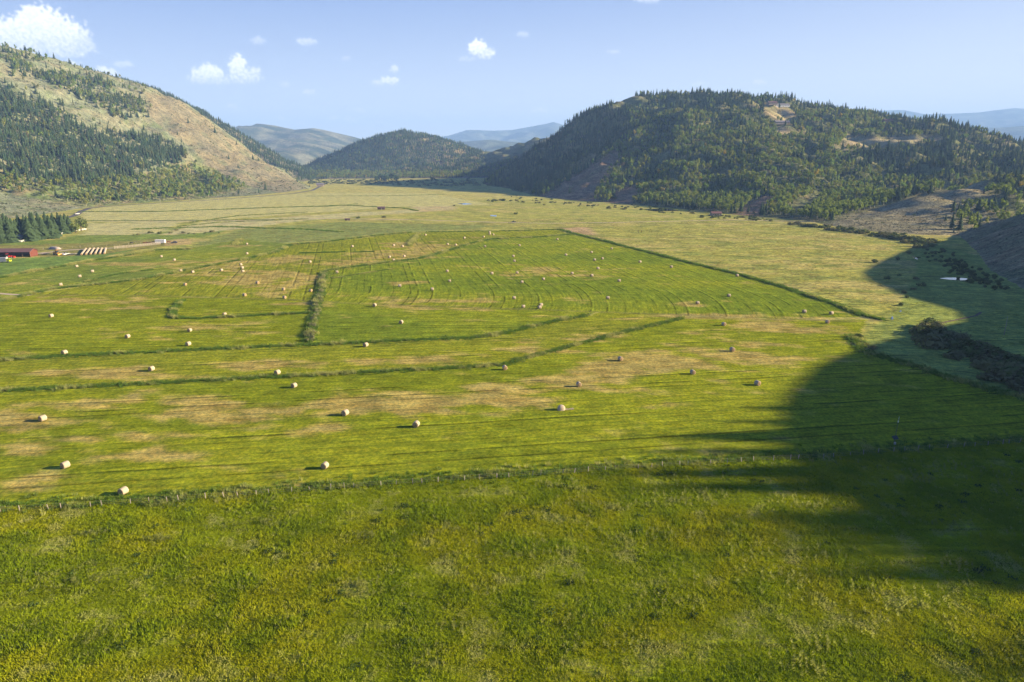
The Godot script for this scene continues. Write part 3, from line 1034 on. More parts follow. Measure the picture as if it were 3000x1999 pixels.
	grid_hill("shaded_hill", 180, 1100, -660, 160, 7.0, func(x: float, z: float) -> float:
		var f := lookup(foot, z)
		var c := lookup(crest, z)
		var top := maxf(0.0, (c - lookup(edge, z)) * tan(deg_to_rad(SUN_ELEVATION)))
		var s := (x - f) / (c - f)
		var y: float
		if s < 0.0:
			y = s * 40.0
		elif s < 1.0:
			y = top * s * (1.15 - 0.15 * s)
			y += 4.0 * s * (1.0 - s) * noise_a.get_noise_2d(x * 2.5, z * 2.5) * 4.0
		else:
			y = top * (1.0 - 0.35 * smoothstep(0.0, 3.0, s - 1.0)) - 2.0 * minf(s - 1.0, 1.0)
		if z < -600.0:
			y = minf(y, lerpf(20.0, -6.0, clampf((-600.0 - z) / 50.0, 0.0, 1.0)))
		return maxf(y, -6.0), func(p: Vector3, _q: Vector2) -> Color: return patchy(p, Color(0.215, 0.180, 0.100), Color(0.175, 0.168, 0.090), Color(0.13, 0.145, 0.070)))
	# far ranges
	mountain([[560, 395], [640, 372], [700, 364], [745, 361], [800, 366], [860, 380], [925, 375], [980, 388], [1040, 402], [1120, 425], [1240, 450], [1400, 462]], 6500, 1700, Color(0.16, 0.165, 0.105), 61)
	mountain([[1150, 440], [1250, 415], [1370, 414], [1440, 408], [1500, 415], [1560, 418], [1640, 412], [1750, 425], [1900, 445]], 7500, 1500, Color(0.13, 0.15, 0.09), 62)
	mountain([[1100, 430], [1320, 396], [1370, 380], [1440, 383], [1500, 381], [1570, 368], [1600, 363], [1622, 357], [1645, 365], [1720, 378], [1850, 390], [2000, 410]], 13500, 2600, Color(0.13, 0.15, 0.11), 63)
	mountain([[2300, 400], [2500, 392], [2650, 385], [2760, 378], [2860, 374], [2940, 372], [3000, 368], [3100, 366], [3300, 380]], 8200, 1500, Color(0.12, 0.14, 0.09), 64)
	mountain([[2200, 360], [2400, 338], [2560, 325], [2640, 323], [2700, 335], [2800, 333], [2860, 330], [2920, 322], [2965, 317], [3000, 320], [3100, 318], [3250, 335], [3400, 350]], 13000, 2600, Color(0.12, 0.14, 0.10), 65)

func mountain(sky_line: Array, t: float, depth: float, c: Color, seed_: int) -> void:
	var n := noise_at(seed_, 0.0011, 5)
	var pts := []
	for p in sky_line:
		var q := at(p[0], p[1], t)
		pts.append([q.x, q.y])
	var zr: float = ray(1500, 380).z * t
	var x0: float = pts[0][0]
	var x1: float = pts[pts.size() - 1][0]
	var cell := 90.0
	grid_hill("far_mountain", x0, x1, zr - depth, zr + depth * 1.6, cell, func(x: float, z: float) -> float:
		var y := lookup(pts, x)
		var s := (z - zr) / (depth * 1.6 if z > zr else depth)
		var edge := clampf(minf(x - x0, x1 - x) / 600.0, 0.0, 1.0)
		var spur := n.get_noise_2d(x, z * 0.5)
		var k := clampf(absf(s) * (1.0 + 0.5 * spur), 0.0, 1.0)
		return y * edge * (1.0 - k) + minf(absf(s) * 4.0, 1.0) * (1.0 - k) * 0.22 * y * (n.get_noise_2d(x * 1.8 + 900.0, z * 1.8) - 0.1) - 10.0 * absf(s),
		func(p: Vector3, _q: Vector2) -> Color:
			var m := n.get_noise_2d(p.x * 3.0, p.z * 3.0)
			return c.lerp(Color(0.045, 0.065, 0.035), smoothstep(-0.05, 0.15, m)))

# ---------------------------------------------------------------- woods
func wood(called: String, step: float, x0: float, x1: float, z0: float, z1: float, rule: Callable) -> void:
	var x := x0
	while x < x1:
		var z := z0
		while z < z1:
			var p := Vector3(x + rng.randf_range(-0.5, 0.5) * step, 0, z + rng.randf_range(-0.5, 0.5) * step)
			z += step
			p.y = on_hill(called, p.x, p.z)
			if p.y < 0.6:
				continue
			var q := pix(p)
			if q.x < -250 or q.x > 3250:
				continue
			var fall := Vector3(on_hill(called, p.x - 12.0, p.z) - on_hill(called, p.x + 12.0, p.z), 24.0, on_hill(called, p.x, p.z - 12.0) - on_hill(called, p.x, p.z + 12.0)).normalized()
			if fall.dot((Vector3(0, CAM_H, 0) - p).normalized()) < -0.16:
				continue                                           # well over the back of the hill
			var d: Array = rule.call(p, q)                         # share of conifers, aspens, shrubs
			var k := rng.randf()
			if k < d[0]:
				conifers.append([p, rng.randf_range(8.0, 16.0) * (1.0 if rng.randf() < 0.75 else 0.6) * (1.0 + 0.5 * noise_b.get_noise_2d(p.x * 0.7, p.z * 0.7)), called])
			elif k < d[0] + d[1]:
				aspens.append([p, rng.randf_range(8.0, 13.0), called])
			elif k < d[0] + d[1] + d[2]:
				slope_shrubs.append([p, rng.randf_range(1.0, 2.6)])
		x += step

func woods() -> void:
	var dense := pxpoly([[-300, 230], [0, 262], [60, 275], [150, 315], [250, 375], [330, 392], [420, 398], [480, 405], [535, 430], [552, 455], [540, 478], [480, 490], [430, 508], [380, 522], [330, 530], [250, 545], [120, 535], [0, 505], [-300, 490]])
	var band := pxpoly([[0, 150], [120, 205], [200, 222], [300, 240], [400, 285], [440, 320], [430, 348], [350, 350], [260, 300], [200, 270], [100, 225], [0, 185]])
	var aspen_zone := pxpoly([[-300, 530], [0, 515], [120, 545], [380, 530], [560, 480], [640, 515], [720, 552], [560, 577], [420, 591], [250, 602], [150, 570], [0, 560], [-300, 570]])
	wood("grassy_hill", 5.1, -1900, -330, -2300, -560, func(p: Vector3, q: Vector2) -> Array:
		var n := noise_b.get_noise_2d(p.x * 1.5, p.z * 1.5)
		q += Vector2(noise_c.get_noise_2d(p.x, p.z), noise_c.get_noise_2d(p.z + 400.0, p.x)) * 20.0 + Vector2(rng.randfn(), rng.randfn()) * 4.0
		if inside(q, dense):
			return [0.78 if n > -0.42 else 0.12, 0.03, 0.10]
		if inside(q, band):
			return [0.30 + 0.5 * n, 0.22, 0.2]
		if inside(q, aspen_zone):
			return [0.07 if n > 0 else 0.03, 0.36 + 0.5 * n, 0.28]
		if q.y < 400 and q.x < 420:
			return [0.05 if n > 0.12 else 0.006, 0.02, 0.12 if n > -0.1 else 0.03]
		return [0.014 if n > 0.22 else 0.002, 0.0, 0.22 if n > 0.10 else 0.03])
	wood("forested_spur_hill", 7.0, -1800, -540, -3300, -1900, func(p: Vector3, q: Vector2) -> Array:
		var n := noise_b.get_noise_2d(p.x * 1.2, p.z * 1.2)
		return [0.85 if q.y < 400 + (q.x - 600) * 0.42 else (0.16 if n > 0.0 else 0.02), 0.02, 0.1])
	wood("wooded_knob_hill", 7.0, -1100, 250, -3200, -2150, func(p: Vector3, q: Vector2) -> Array:
		var n := noise_b.get_noise_2d(p.x * 1.2, p.z * 1.2)
		if p.y < 16.0:
			return [0.12, 0.55, 0.2]
		return [0.80 if n > -0.36 else 0.15, 0.05, 0.05])
	var bare := [pxpoly([[1560, 602], [1620, 560], [1720, 495], [1790, 448], [1820, 450], [1765, 530], [1735, 605]]), pxpoly([[1760, 620], [1810, 565], [1860, 545], [1870, 572], [1830, 620]]), pxpoly([[2150, 640], [2200, 595], [2250, 570], [2262, 590], [2210, 645]]), pxpoly([[2300, 610], [2380, 575], [2420, 572], [2380, 610], [2330, 640]]),
		pxpoly([[2450, 440], [2480, 402], [2600, 404], [2750, 398], [2745, 418], [2600, 434]]), pxpoly([[2240, 306], [2310, 314], [2340, 345], [2320, 362], [2240, 350]]), pxpoly([[2265, 362], [2315, 362], [2340, 398], [2295, 404]]), pxpoly([[2360, 440], [2395, 455], [2385, 480], [2350, 470]]), pxpoly([[1790, 280], [1900, 285], [1880, 312], [1800, 320]])]
	var grove := pxpoly([[2270, 640], [2280, 600], [2380, 555], [2480, 540], [2560, 570], [2570, 610], [2480, 630], [2400, 642]])
	var face := pxpoly([[1430, 548], [1500, 480], [1630, 385], [1790, 280], [1860, 285], [1840, 400], [1740, 480], [1640, 560], [1560, 570]])
	var east := pxpoly([[2560, 340], [2700, 340], [2830, 360], [3250, 480], [3250, 560], [2960, 530], [2860, 525], [2700, 540], [2560, 500], [2450, 470], [2560, 440], [2760, 420], [2760, 396], [2600, 396]])
	var knoll := pxpoly([[2370, 690], [2400, 660], [2500, 626], [2700, 573], [2860, 528], [2960, 536], [2830, 590], [2760, 640], [2800, 720]])
	wood("wooded_hill", 6.4, -140, 1700, -2500, -560, func(p: Vector3, q: Vector2) -> Array:
		var n := noise_b.get_noise_2d(p.x * 1.2, p.z * 1.2)
		var m := noise_a.get_noise_2d(p.x * 1.4 + 500.0, p.z * 1.4)
		for b in bare:
			if inside(q, b):
				return [0.006, 0.0, 0.06]
		if p.z > -880.0 and inside(q, knoll):
			return [0.0, 0.0, 0.02]
		if inside(q, grove):
			return [0.05, 0.75, 0.15]
		if inside(q, face):
			return [0.72 if n > -0.3 else 0.25, 0.02, 0.2]
		if inside(q, east):
			return [0.62 if n > -0.3 else 0.2, 0.14 if m > 0.1 else 0.03, 0.15]
		if p.z > -760.0 and q.x > 2700:
			return [0.10, 0.22 if n > -0.1 else 0.06, 0.25]
		if q.y < 330:
			return [0.50 if n > -0.2 else 0.10, 0.06, 0.15]
		var low := clampf((q.y - 360.0) / 120.0, 0.0, 1.0)
		return [clampf(0.28 - 0.18 * low + 0.5 * n - 0.5 * m, 0.02, 0.8), clampf(0.40 + 0.22 * low + 0.9 * m, 0.03, 0.78), 0.2])
	# trees on the crest of the shaded hill, beyond the frame: their shade falls on the near field in fingers
	var ridge := [[-88, 8], [-92, 12], [-95, 9], [-98, 13], [-101, 11], [-104, 14], [-107, 10], [-109.5, 12], [-112, 9], [-119.5, 11], [-121, 15], [-122.5, 10], [-126, 17], [-127.5, 14], [-129, 9], [-135, 8], [-138, 13], [-144, 9], [-146, 15], [-148, 11], [-155, 8], [-165, 7], [-79, 8], [-77, 11], [-75, 13], [-73, 12], [-71, 14], [-66, 15], [-62, 15]]
	for k in ridge:
		var p := Vector3(374.0 + rng.randf_range(-4, 4), 0, k[0])
		p.y = on_hill("shaded_hill", p.x, p.z) - 0.2
		conifers.append([p, float(k[1]), "shaded_hill"])

func plant_woods() -> void:
	var crowns := []
	var whole := []
	var trunk := trunk_mesh(0.9, 0.014, M.bark)
	for k in 5:
		var c := conifer_crown(100 + k, 9 + k % 2, 8, [0.19, 0.22, 0.26, 0.20, 0.29][k])
		crowns.append(c)
		whole.append(both(c, trunk))
	var acrowns := []
	var awhole := []
	var atrunks := []
	for k in 4:
		var c := leaf_crown(200 + k, 95, 0.62, 0.27, 0.38, 0.065, false, M.aspen)
		var t := trunk_mesh(0.8, 0.014, M.pale_bark, k, 3)
		acrowns.append(c)
		atrunks.append(t)
		awhole.append(both(c, t))
	grow(conifers, crowns, [trunk], whole, "conifer_tree", "conifer_forest", "dark green conifer on the %s", "dark conifer wood covering the hillsides", "conifer", "conifers on the %s", 300, [0.75, 1.3])
	grow(aspens, acrowns, atrunks, awhole, "aspen_tree", "aspen_wood", "pale green aspen on the %s", "pale green aspen wood spread over the lower slopes", "aspen", "aspens on the %s", 300, [0.7, 1.25])
	var list := [PackedFloat32Array(), PackedFloat32Array(), PackedFloat32Array()]
	for s in slope_shrubs:
		var k := rng.randi() % 3
		put(list[k], Basis(Vector3.UP, rng.randf() * TAU).scaled(Vector3.ONE * s[1]), s[0], Color(1, 1, 1) * rng.randf_range(0.6, 1.2))
	for k in 3:
		stuff("slope_shrubs", leaf_crown(300 + k, 46, 0.05, 0.9, 0.85, 0.17, true, M.shrub), list[k], "low green shrubs scattered over the hillsides", "shrubs")

const PLACE := {"grassy_hill": "sunlit grassy hillside above the road", "forested_spur_hill": "forested spur behind the grassy hill", "wooded_knob_hill": "rounded wooded hill closing the valley", "wooded_hill": "long wooded hill with houses on top", "shaded_hill": "shaded hill beside the willows"}

func grow(list: Array, crowns: Array, trunks: Array, whole: Array, called: String, mass: String, label: String, mass_label: String, category: String, group: String, most: int, shade: Array) -> void:
	for e in list:
		var q := pix(e[0])
		var d: float = (e[0] - Vector3(0, CAM_H, 0)).length()
		e.append(e[1] / d if q.x > 5 and q.x < 2995 and q.y > 0 else 0.0)
	list.sort_custom(func(a: Array, b: Array) -> bool: return a[3] > b[3])
	var bufs := []
	for k in whole.size():
		bufs.append(PackedFloat32Array())
	for i in list.size():
		var e: Array = list[i]
		var k := rng.randi() % crowns.size()
		var wide: float = e[1] * rng.randf_range(0.9, 1.35)
		if i < most:
			var o := thing(called, e[0], rng.randf() * TAU, label % PLACE[e[2]], category, group % PLACE[e[2]])
			o.scale = Vector3(wide, e[1], wide)
			part("trunk", trunks[k % trunks.size()], null, o)
			part("crown", crowns[k], null, o)
		else:
			var c := Color(1, 1, 1) * rng.randf_range(shade[0], shade[1])
			c.r *= rng.randf_range(0.8, 1.25)
			wide *= 1.0 if rng.randf() < 0.8 else 0.7
			if rng.randf() < 0.012:
				c = Color(1.9, 1.15, 0.9)                          # a dead reddish tree here and there
			put(bufs[k], Basis(Vector3.UP, rng.randf() * TAU).scaled(Vector3(wide, e[1], wide)), e[0], c)
	for k in whole.size():
		stuff(mass, whole[k], bufs[k], mass_label, category + " wood")


# ---------------------------------------------------------------- grass, banks, bushes
func along(pts: PackedVector3Array, step: float) -> Array:
	var r := []
	for i in pts.size() - 1:
		var n := maxi(1, int(pts[i].distance_to(pts[i + 1]) / step))
		for k in n:
			r.append(pts[i].lerp(pts[i + 1], (k + rng.randf()) / n))
	return r

func grasses() -> void:
	var blades := [tuft(1, 15, 0.45, 0.34, 0.050, 1.5), tuft(2, 18, 0.42, 0.52, 0.045, 0.9), tuft(3, 14, 0.42, 0.36, 0.055, 1.3), tuft(4, 15, 0.5, 0.40, 0.045, 1.8)]
	var bufs := [PackedFloat32Array(), PackedFloat32Array(), PackedFloat32Array(), PackedFloat32Array()]
	var front: PackedVector2Array = field_polys[0][0]
	var z := -52.0
	while z > -150.0:
		var step := 0.34 - z * 0.0012
		var half := -z * 0.86 + 12.0
		var x := -half
		while x < half:
			var p := Vector3(x + rng.randf_range(-0.5, 0.5) * step, 0, z + rng.randf_range(-0.5, 0.5) * step)
			x += step
			if not inside(Vector2(p.x, p.z), front):
				continue
			p.y = gh(p.x, p.z)
			var n1 := noise_b.get_noise_2d(p.x * 1.6, p.z * 1.6)
			var n2 := noise_c.get_noise_2d(p.x * 1.4 + 70.0, p.z * 1.4)
			var n3 := noise_c.get_noise_2d(p.x * 2.6, p.z * 2.6 + 40.0)
			var c := Color(0.160, 0.205, 0.006).lerp(Color(0.195, 0.215, 0.006), smoothstep(-0.2, 0.35, n1))
			c = c.lerp(Color(0.110, 0.160, 0.006), smoothstep(0.0, 0.38, n2) * 0.8)
			c = c.lerp(Color(0.230, 0.235, 0.095), smoothstep(0.18, 0.5, n3 * 0.7 - n2 * 0.6) * 0.7)
			if rng.randf() < 0.025:
				c = c.lerp(Color(0.30, 0.29, 0.12), 0.5)
			c *= 1.5 * rng.randf_range(0.88, 1.12)
			var h := clampf(0.75 + 0.8 * n2 + 0.4 * n1, 0.35, 1.3) * rng.randf_range(0.8, 1.2)
			var b := Basis(Vector3(0.35, 0, -1).normalized(), clampf(0.22 + 0.8 * n3, -0.1, 0.8)) * Basis(Vector3.UP, rng.randf() * TAU)
			put(bufs[rng.randi() % 4], b.scaled(Vector3(1.0, h, 1.0)), p, c)
		z -= step
	for k in 4:
		stuff("tall_grass", blades[k], bufs[k], "tall unmown yellow-green grass in front of the post fence", "grass")
	# pale wisps of lodged, seeding grass, blown over in small flocks
	var wisps := PackedFloat32Array()
	for k in 120:
		var o := Vector3(rng.randf_range(-105, 105), 0, rng.randf_range(-134, -60))
		var n := rng.randi_range(6, 26)
		var wide := rng.randf_range(0.7, 2.6)
		for j in n:
			var p := o + Vector3(rng.randfn() * wide * 1.6, 0, rng.randfn() * wide * 0.8)
			if not inside(Vector2(p.x, p.z), front):
				continue
			p.y = gh(p.x, p.z) + 0.12
			var b := Basis(Vector3(0.5, 0, -1).normalized(), rng.randf_range(0.8, 1.25)) * Basis(Vector3.UP, rng.randf() * TAU)
			put(wisps, b.scaled(Vector3(0.8, rng.randf_range(0.9, 1.4), 0.8)), p, Color(0.245, 0.275, 0.075) * rng.randf_range(0.85, 1.1))
	stuff("lodged_grass", blades[1], wisps, "pale wind-blown wisps lying in the tall grass", "grass wisps")
	# broad-leaved dark weeds and pale lodged clumps in the unmown grass
	var weeds := PackedFloat32Array()
	for k in 600:
		var p := Vector3(rng.randf_range(-110, 110), 0, rng.randf_range(-140, -60))
		if not inside(Vector2(p.x, p.z), front) or noise_c.get_noise_2d(p.x, p.z) < 0.12:
			continue
		p.y = gh(p.x, p.z)
		put(weeds, Basis(Vector3.UP, rng.randf() * TAU).scaled(Vector3.ONE * rng.randf_range(0.5, 1.1)), p, Color(0.6, 0.8, 0.5) * rng.randf_range(0.5, 1.0))
	stuff("weed_clumps", leaf_crown(410, 60, 0.0, 0.9, 0.8, 0.12, true, M.shrub), weeds, "dark broad-leaved weeds standing in the tall grass", "weeds")
	# banks of uncut grass along the ditches
	var kinds := {"fence": [4.6, 1.7, 0.85, 0.13], "second": [2.8, 1.1, 0.85, 0.14], "third": [3.4, 1.3, 1.0, 0.14], "hedge": [3.0, 0.9, 1.5, 0.15], "hook": [2.6, 0.9, 1.1, 0.14], "diagonal": [3.2, 0.9, 1.35, 0.165], "upper": [3.2, 0.9, 1.35, 0.17], "faint": [2.4, 0.8, 0.9, 0.15],
		"curve": [3.2, 1.0, 1.2, 0.155], "inner": [1.8, 0.7, 0.5, 0.17], "right": [3.0, 1.2, 1.15, 0.12], "top": [3.0, 1.5, 1.0, 0.13], "bar": [3.6, 1.5, 1.6, 0.2], "dash": [2.0, 1.2, 1.0, 0.10], "dash_two": [1.6, 1.0, 0.8, 0.10], "clump": [5.0, 2.0, 1.8, 0.22], "creek": [4.2, 1.2, 1.2, 0.14],
		"far_one": [3.0, 2.6, 0.9, 0.14], "far_two": [3.4, 2.4, 1.2, 0.12], "far_three": [3.2, 2.6, 0.9, 0.14], "far_four": [3.0, 4.0, 0.9, 0.13], "far_five": [3.0, 3.6, 0.9, 0.13], "far_six": [3.0, 2.8, 0.9, 0.14], "bushes": [7.0, 1.6, 0.9, 0.12]}
	for name_ in kinds:
		var k: Array = kinds[name_]
		var far: bool = STRIPS[name_][0][1] < 690 and name_ != "top"
		var buf := PackedFloat32Array()
		var pts := line(STRIPS[name_])
		for pass_ in 3:
			for p in along(pts, 0.30 * k[1]):
				var q: Vector3 = p + Vector3(rng.randfn() * 0.32, 0, rng.randfn() * 0.32) * k[0]
				q.y = gh(q.x, q.z)
				var n := noise_c.get_noise_2d(q.x * 1.5, q.z * 1.5)
				var c := Color(0.072, 0.128, 0.018).lerp(Color(0.250, 0.260, 0.085), smoothstep(0.13, 0.21, k[3] + 0.13 * n + rng.randf_range(-0.02, 0.02)))
				c *= 1.4 * rng.randf_range(0.7, 1.2)
				var s: float = k[2] * clampf(1.0 + 0.9 * n, 0.4, 1.6) * rng.randf_range(0.8, 1.2)
				var b := Basis(Vector3(0.35, 0, -1).normalized(), rng.randf_range(-0.1, 0.4)) * Basis(Vector3.UP, rng.randf() * TAU)
				var w := 1.6 if far else 1.0
				put(buf, b.scaled(Vector3(w, s * 1.45, w)), q, c)
		stuff("bank_grass", blades[1], buf, BANKS.get(name_, "dark bank of uncut grass along a far field ditch"), "grass bank")
	# tussocks over the rough meadow and the creek flat
	var rough := [pxpoly([[1690, 684], [1768, 704], [1908, 741], [2153, 800], [2357, 862], [2536, 928], [2640, 935], [2700, 900], [2950, 850], [2800, 705], [2400, 670], [2100, 640], [1640, 640], [1240, 655], [1240, 676], [1640, 668]]), pxpoly([[2560, 940], [2700, 925], [2900, 880], [3200, 900], [3200, 1250], [2900, 1150], [2640, 1070], [2510, 1010]]), pxpoly([[560, 720], [700, 675], [1240, 640], [1240, 676], [860, 710]])]
	var tus := PackedFloat32Array()
	for k in 60000:
		var p := Vector3(rng.randf_range(-260, 420), 0, rng.randf_range(-800, -170))
		var q := pix(p)
		var ok := false
		for r in rough:
			ok = ok or inside(q, r)
		if not ok:
			continue
		p.y = gh(p.x, p.z)
		var n := noise_b.get_noise_2d(p.x, p.z)
		if n + rng.randf_range(-0.35, 0.35) < -0.08:
			continue
		var c := Color(0.235, 0.235, 0.065).lerp(Color(0.290, 0.255, 0.110), smoothstep(-0.1, 0.4, n + rng.randf_range(-0.2, 0.2)))
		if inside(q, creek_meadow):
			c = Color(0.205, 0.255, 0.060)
		put(tus, Basis(Vector3.UP, rng.randf() * TAU).scaled(Vector3(1.5, rng.randf_range(0.4, 0.9), 1.5)), p, c * rng.randf_range(0.7, 1.2))
	stuff("meadow_tussocks", blades[2], tus, "yellowish rough grass tussocks of the uncut meadow", "tussocks")
	# sagebrush on the near slopes
	var sage := PackedFloat32Array()
	for k in 26000:
		var p := Vector3(rng.randf_range(230, 620), 0, rng.randf_range(-900, -230))
		var h := on_hill("shaded_hill", p.x, p.z)
		var h2 := on_hill("wooded_hill", p.x, p.z)
		p.y = maxf(h, h2)
		if p.y < 0.3 or pix(p).x > 3150:
			continue
		if noise_b.get_noise_2d(p.x * 2.0, p.z * 2.0) + rng.randf_range(-0.4, 0.4) < 0.0:
			continue
		put(sage, Basis(Vector3.UP, rng.randf() * TAU).scaled(Vector3.ONE * rng.randf_range(0.5, 1.1)), p, Color(1, 1, 1) * rng.randf_range(0.6, 1.2))
	for k in 30000:
		var p := Vector3(rng.randf_range(-1250, -420), 0, rng.randf_range(-1750, -640))
		p.y = on_hill("grassy_hill", p.x, p.z)
		if p.y < 0.3 or pix(p).x < -60:
			continue
		if noise_b.get_noise_2d(p.x * 1.6, p.z * 1.6) + rng.randf_range(-0.3, 0.3) < 0.08:
			continue
		put(sage, Basis(Vector3.UP, rng.randf() * TAU).scaled(Vector3.ONE * rng.randf_range(0.7, 1.6)), p, Color(1, 1, 1) * rng.randf_range(0.5, 1.1))
	stuff("sagebrush", leaf_crown(420, 30, 0.0, 0.9, 0.7, 0.2, true, M.sage), sage, "grey-green sagebrush dotted over the dry slopes", "sagebrush")

const BANKS := {
	"fence": "dark uncut grass bank along the post fence", "second": "long green grass bank crossing the near hay field", "third": "green grass bank meeting the foot of the tall hedge", "hook": "hooked bank of tall uncut grass in the mown field", "diagonal": "pale long grass bank winding below the farmyard", "upper": "pale grass bank beside the farmyard pasture",
	"hedge": "tall rank grass under the straight hedge", "curve": "curved pale grass bank along the big green field", "right": "straight dark grass bank dividing hay field and meadow", "creek": "rank grass along the creek below the willows", "bushes": "rough grass under the bush row",
}

func bush(list: Array, p: Vector3, size: float, label: String, group: String, called := "willow_bush") -> void:
	var o := thing(called, p, rng.randf() * TAU, label, "bush", group)
	o.scale = Vector3(size, size * rng.randf_range(0.7, 0.95), size)
	var k := rng.randi() % list.size()
	part("stem", list[k][1], null, o)
	part("foliage", list[k][0], null, o)

func bushes() -> void:
	var forms := []
	for k in 5:
		var st := begin()
		for j in 5:
			var a := TAU * j / 5.0 + k
			tube(st, [Vector3(0, -0.05, 0), Vector3(cos(a) * 0.2, 0.3, sin(a) * 0.2), Vector3(cos(a) * 0.5, 0.75, sin(a) * 0.5)], [0.03, 0.02, 0.006], 4)
		var m := leafy(Color(0.100, 0.130, 0.040) if k < 3 else Color(0.140, 0.145, 0.060), 0.45)
		forms.append([leaf_crown(500 + k, 230, 0.06, 1.0, 1.0, 0.13, true, m), done(st, M.bark)])
	# the big willow thicket by the creek
	for k in 64:
		var s := rng.randf()
		var mid: Vector2 = Vector2(2690, 955).lerp(Vector2(3060, 1120), s)
		var q := mid + Vector2(rng.randf_range(-40, 40), rng.randf_range(-38, 34) * (0.7 + 0.5 * s))
		bush(forms, on_floor(q.x, q.y + 16), rng.randf_range(3.0, 5.2), "rounded grey-green willow in the thicket by the creek", "willow thicket by the creek")
	# the row along the foot of the grassy knoll
	for k in 74:
		var s := k / 73.0
		var c := Vector2(lookup([[0.0, 2320.0], [0.25, 2450.0], [0.55, 2590.0], [0.8, 2680.0], [1.0, 2730.0]], s), lookup([[0.0, 655.0], [0.25, 673.0], [0.55, 692.0], [0.8, 704.0], [1.0, 716.0]], s))
		bush(forms, on_floor(c.x + rng.randf_range(-10, 10), c.y + rng.randf_range(-4, 5)), rng.randf_range(2.6, 5.0), "willow bush in the line along the foot of the grassy knoll", "willows along the knoll")
	for k in 14:
		bush(forms, on_floor(rng.randf_range(2650, 2730), rng.randf_range(705, 730)), rng.randf_range(2.2, 4.4), "willow bush in the clump where the knoll line ends", "willows at the end of the knoll line")
	for q in [[2508, 652], [2780, 775], [2560, 766], [2628, 758], [2660, 740], [2690, 752], [2680, 815], [2635, 805], [2700, 835], [2650, 855], [2655, 868], [2600, 815], [2640, 890], [2675, 845]]:
		bush(forms, on_floor(q[0], q[1] + 4), rng.randf_range(1.3, 2.6), "low dark bush scattered in the creek meadow", "bushes in the creek meadow")
	var wet := PackedFloat32Array()
	for k in 110:                                               # wet thicket between the pond and the shaded slope
		var f := rng.randf()
		var c := Vector2(2740, 745).lerp(Vector2(2920, 845), f) + Vector2(rng.randf_range(-45, 40), rng.randf_range(-16, 14))
		put(wet, Basis(Vector3.UP, rng.randf() * TAU).scaled(Vector3.ONE * rng.randf_range(0.9, 1.9)), on_floor(c.x, c.y), Color(1, 1, 1) * rng.randf_range(0.6, 1.0))
	stuff("pond_thicket", forms[0][0], wet, "low dark thicket between the pond and the shaded slope", "thicket")
	for q in [[2525, 1000], [2540, 1008], [2560, 1018], [2515, 985]]:
		bush(forms, on_floor(q[0], q[1] + 6), rng.randf_range(1.2, 1.9), "pale bush at the corner of the near hay field", "pale corner bushes")
	for q in [[405, 687, 1.7], [440, 682, 2.2], [468, 683, 1.9], [500, 682, 1.6], [515, 673, 1.5], [535, 682, 1.8], [552, 684, 1.0], [570, 684, 1.0], [600, 682, 1.2], [622, 678, 2.5], [640, 682, 0.9], [390, 688, 1.0]]:
		bush(forms, on_floor(q[0], q[1] + 2), q[2] * 1.25, "dark green bush in the row between stubble and pasture", "bush row by the stubble")
	for q in [[1050, 640, 3.0], [1123, 638, 3.0], [1512, 628, 3.0], [1330, 604, 2.4]]:
		bush(forms, on_floor(q[0], q[1]), q[2], "solitary round bush standing in the far meadow", "solitary meadow bushes")
	for k in 20:
		var q := Vector2(rng.randf_range(1425, 1480), rng.randf_range(586, 592)) if k < 9 else Vector2(rng.randf_range(1540, 1900), rng.randf_range(592, 603))
		bush(forms, on_floor(q.x, q.y), rng.randf_range(2.2, 4.0), "sunlit bush at the shadow's edge below the wooded hill", "bushes below the wooded hill")
	for k in 46:
		var q := Vector2(rng.randf_range(2055, 2260), 0)
		q.y = rng.randf_range(630, 640) + (q.x - 2055) * 0.045
		bush(forms, on_floor(q.x, q.y), rng.randf_range(1.4, 2.8), "green willow around the hut at the hill foot", "willows around the hut")
	var brush := PackedFloat32Array()
	for k in 420:                                               # the band of brush across the far end of the valley
		var q := Vector2(rng.randf_range(905, 1640), 0)
		q.y = rng.randf_range(528, 545) if q.x > 1150 else rng.randf_range(527, 540)
		put(brush, Basis(Vector3.UP, rng.randf() * TAU).scaled(Vector3(1, 0.8, 1) * rng.randf_range(2.5, 6.5)), on_floor(q.x, q.y), Color(0.8, 0.9, 0.8) * rng.randf_range(0.5, 1.0))
	stuff("valley_brush", leaf_crown(560, 60, 0.05, 1.0, 1.0, 0.2, true, M.willow), brush, "dark band of brush across the valley's far end", "brush")
	for k in 60:
		var q := Vector2(rng.randf_range(1480, 2050), rng.randf_range(572, 590))
		q.y += (q.x - 1480) * 0.075
		bush(forms, on_floor(q.x, q.y), rng.randf_range(1.5, 3.2), "shaded scrub on the damp ground under the wooded hill", "scrub under the wooded hill")
	# the tall hedge: separate pale bushes on the bank between two hay fields
	var pale := []
	for k in 3:
		var st := begin()
		for j in 5:
			var a := TAU * j / 5.0 + k
			tube(st, [Vector3(0, -0.05, 0), Vector3(cos(a) * 0.2, 0.3, sin(a) * 0.2), Vector3(cos(a) * 0.4, 0.75, sin(a) * 0.4)], [0.03, 0.02, 0.006], 4)
		pale.append([leaf_crown(540 + k, 150, 0.06, 1.0, 1.1, 0.13, true, leafy(Color(0.185, 0.195, 0.085), 0.45)), done(st, M.bark)])
	for p in along(line(STRIPS.hedge), 1.5):
		if rng.randf() < 0.85:
			bush(pale, Vector3(p.x + rng.randf_range(-0.8, 0.8), gh(p.x, p.z), p.z), rng.randf_range(1.0, 1.9), "pale green shrub in the straight hedge between hay fields", "straight hedge", "hedge_shrub")

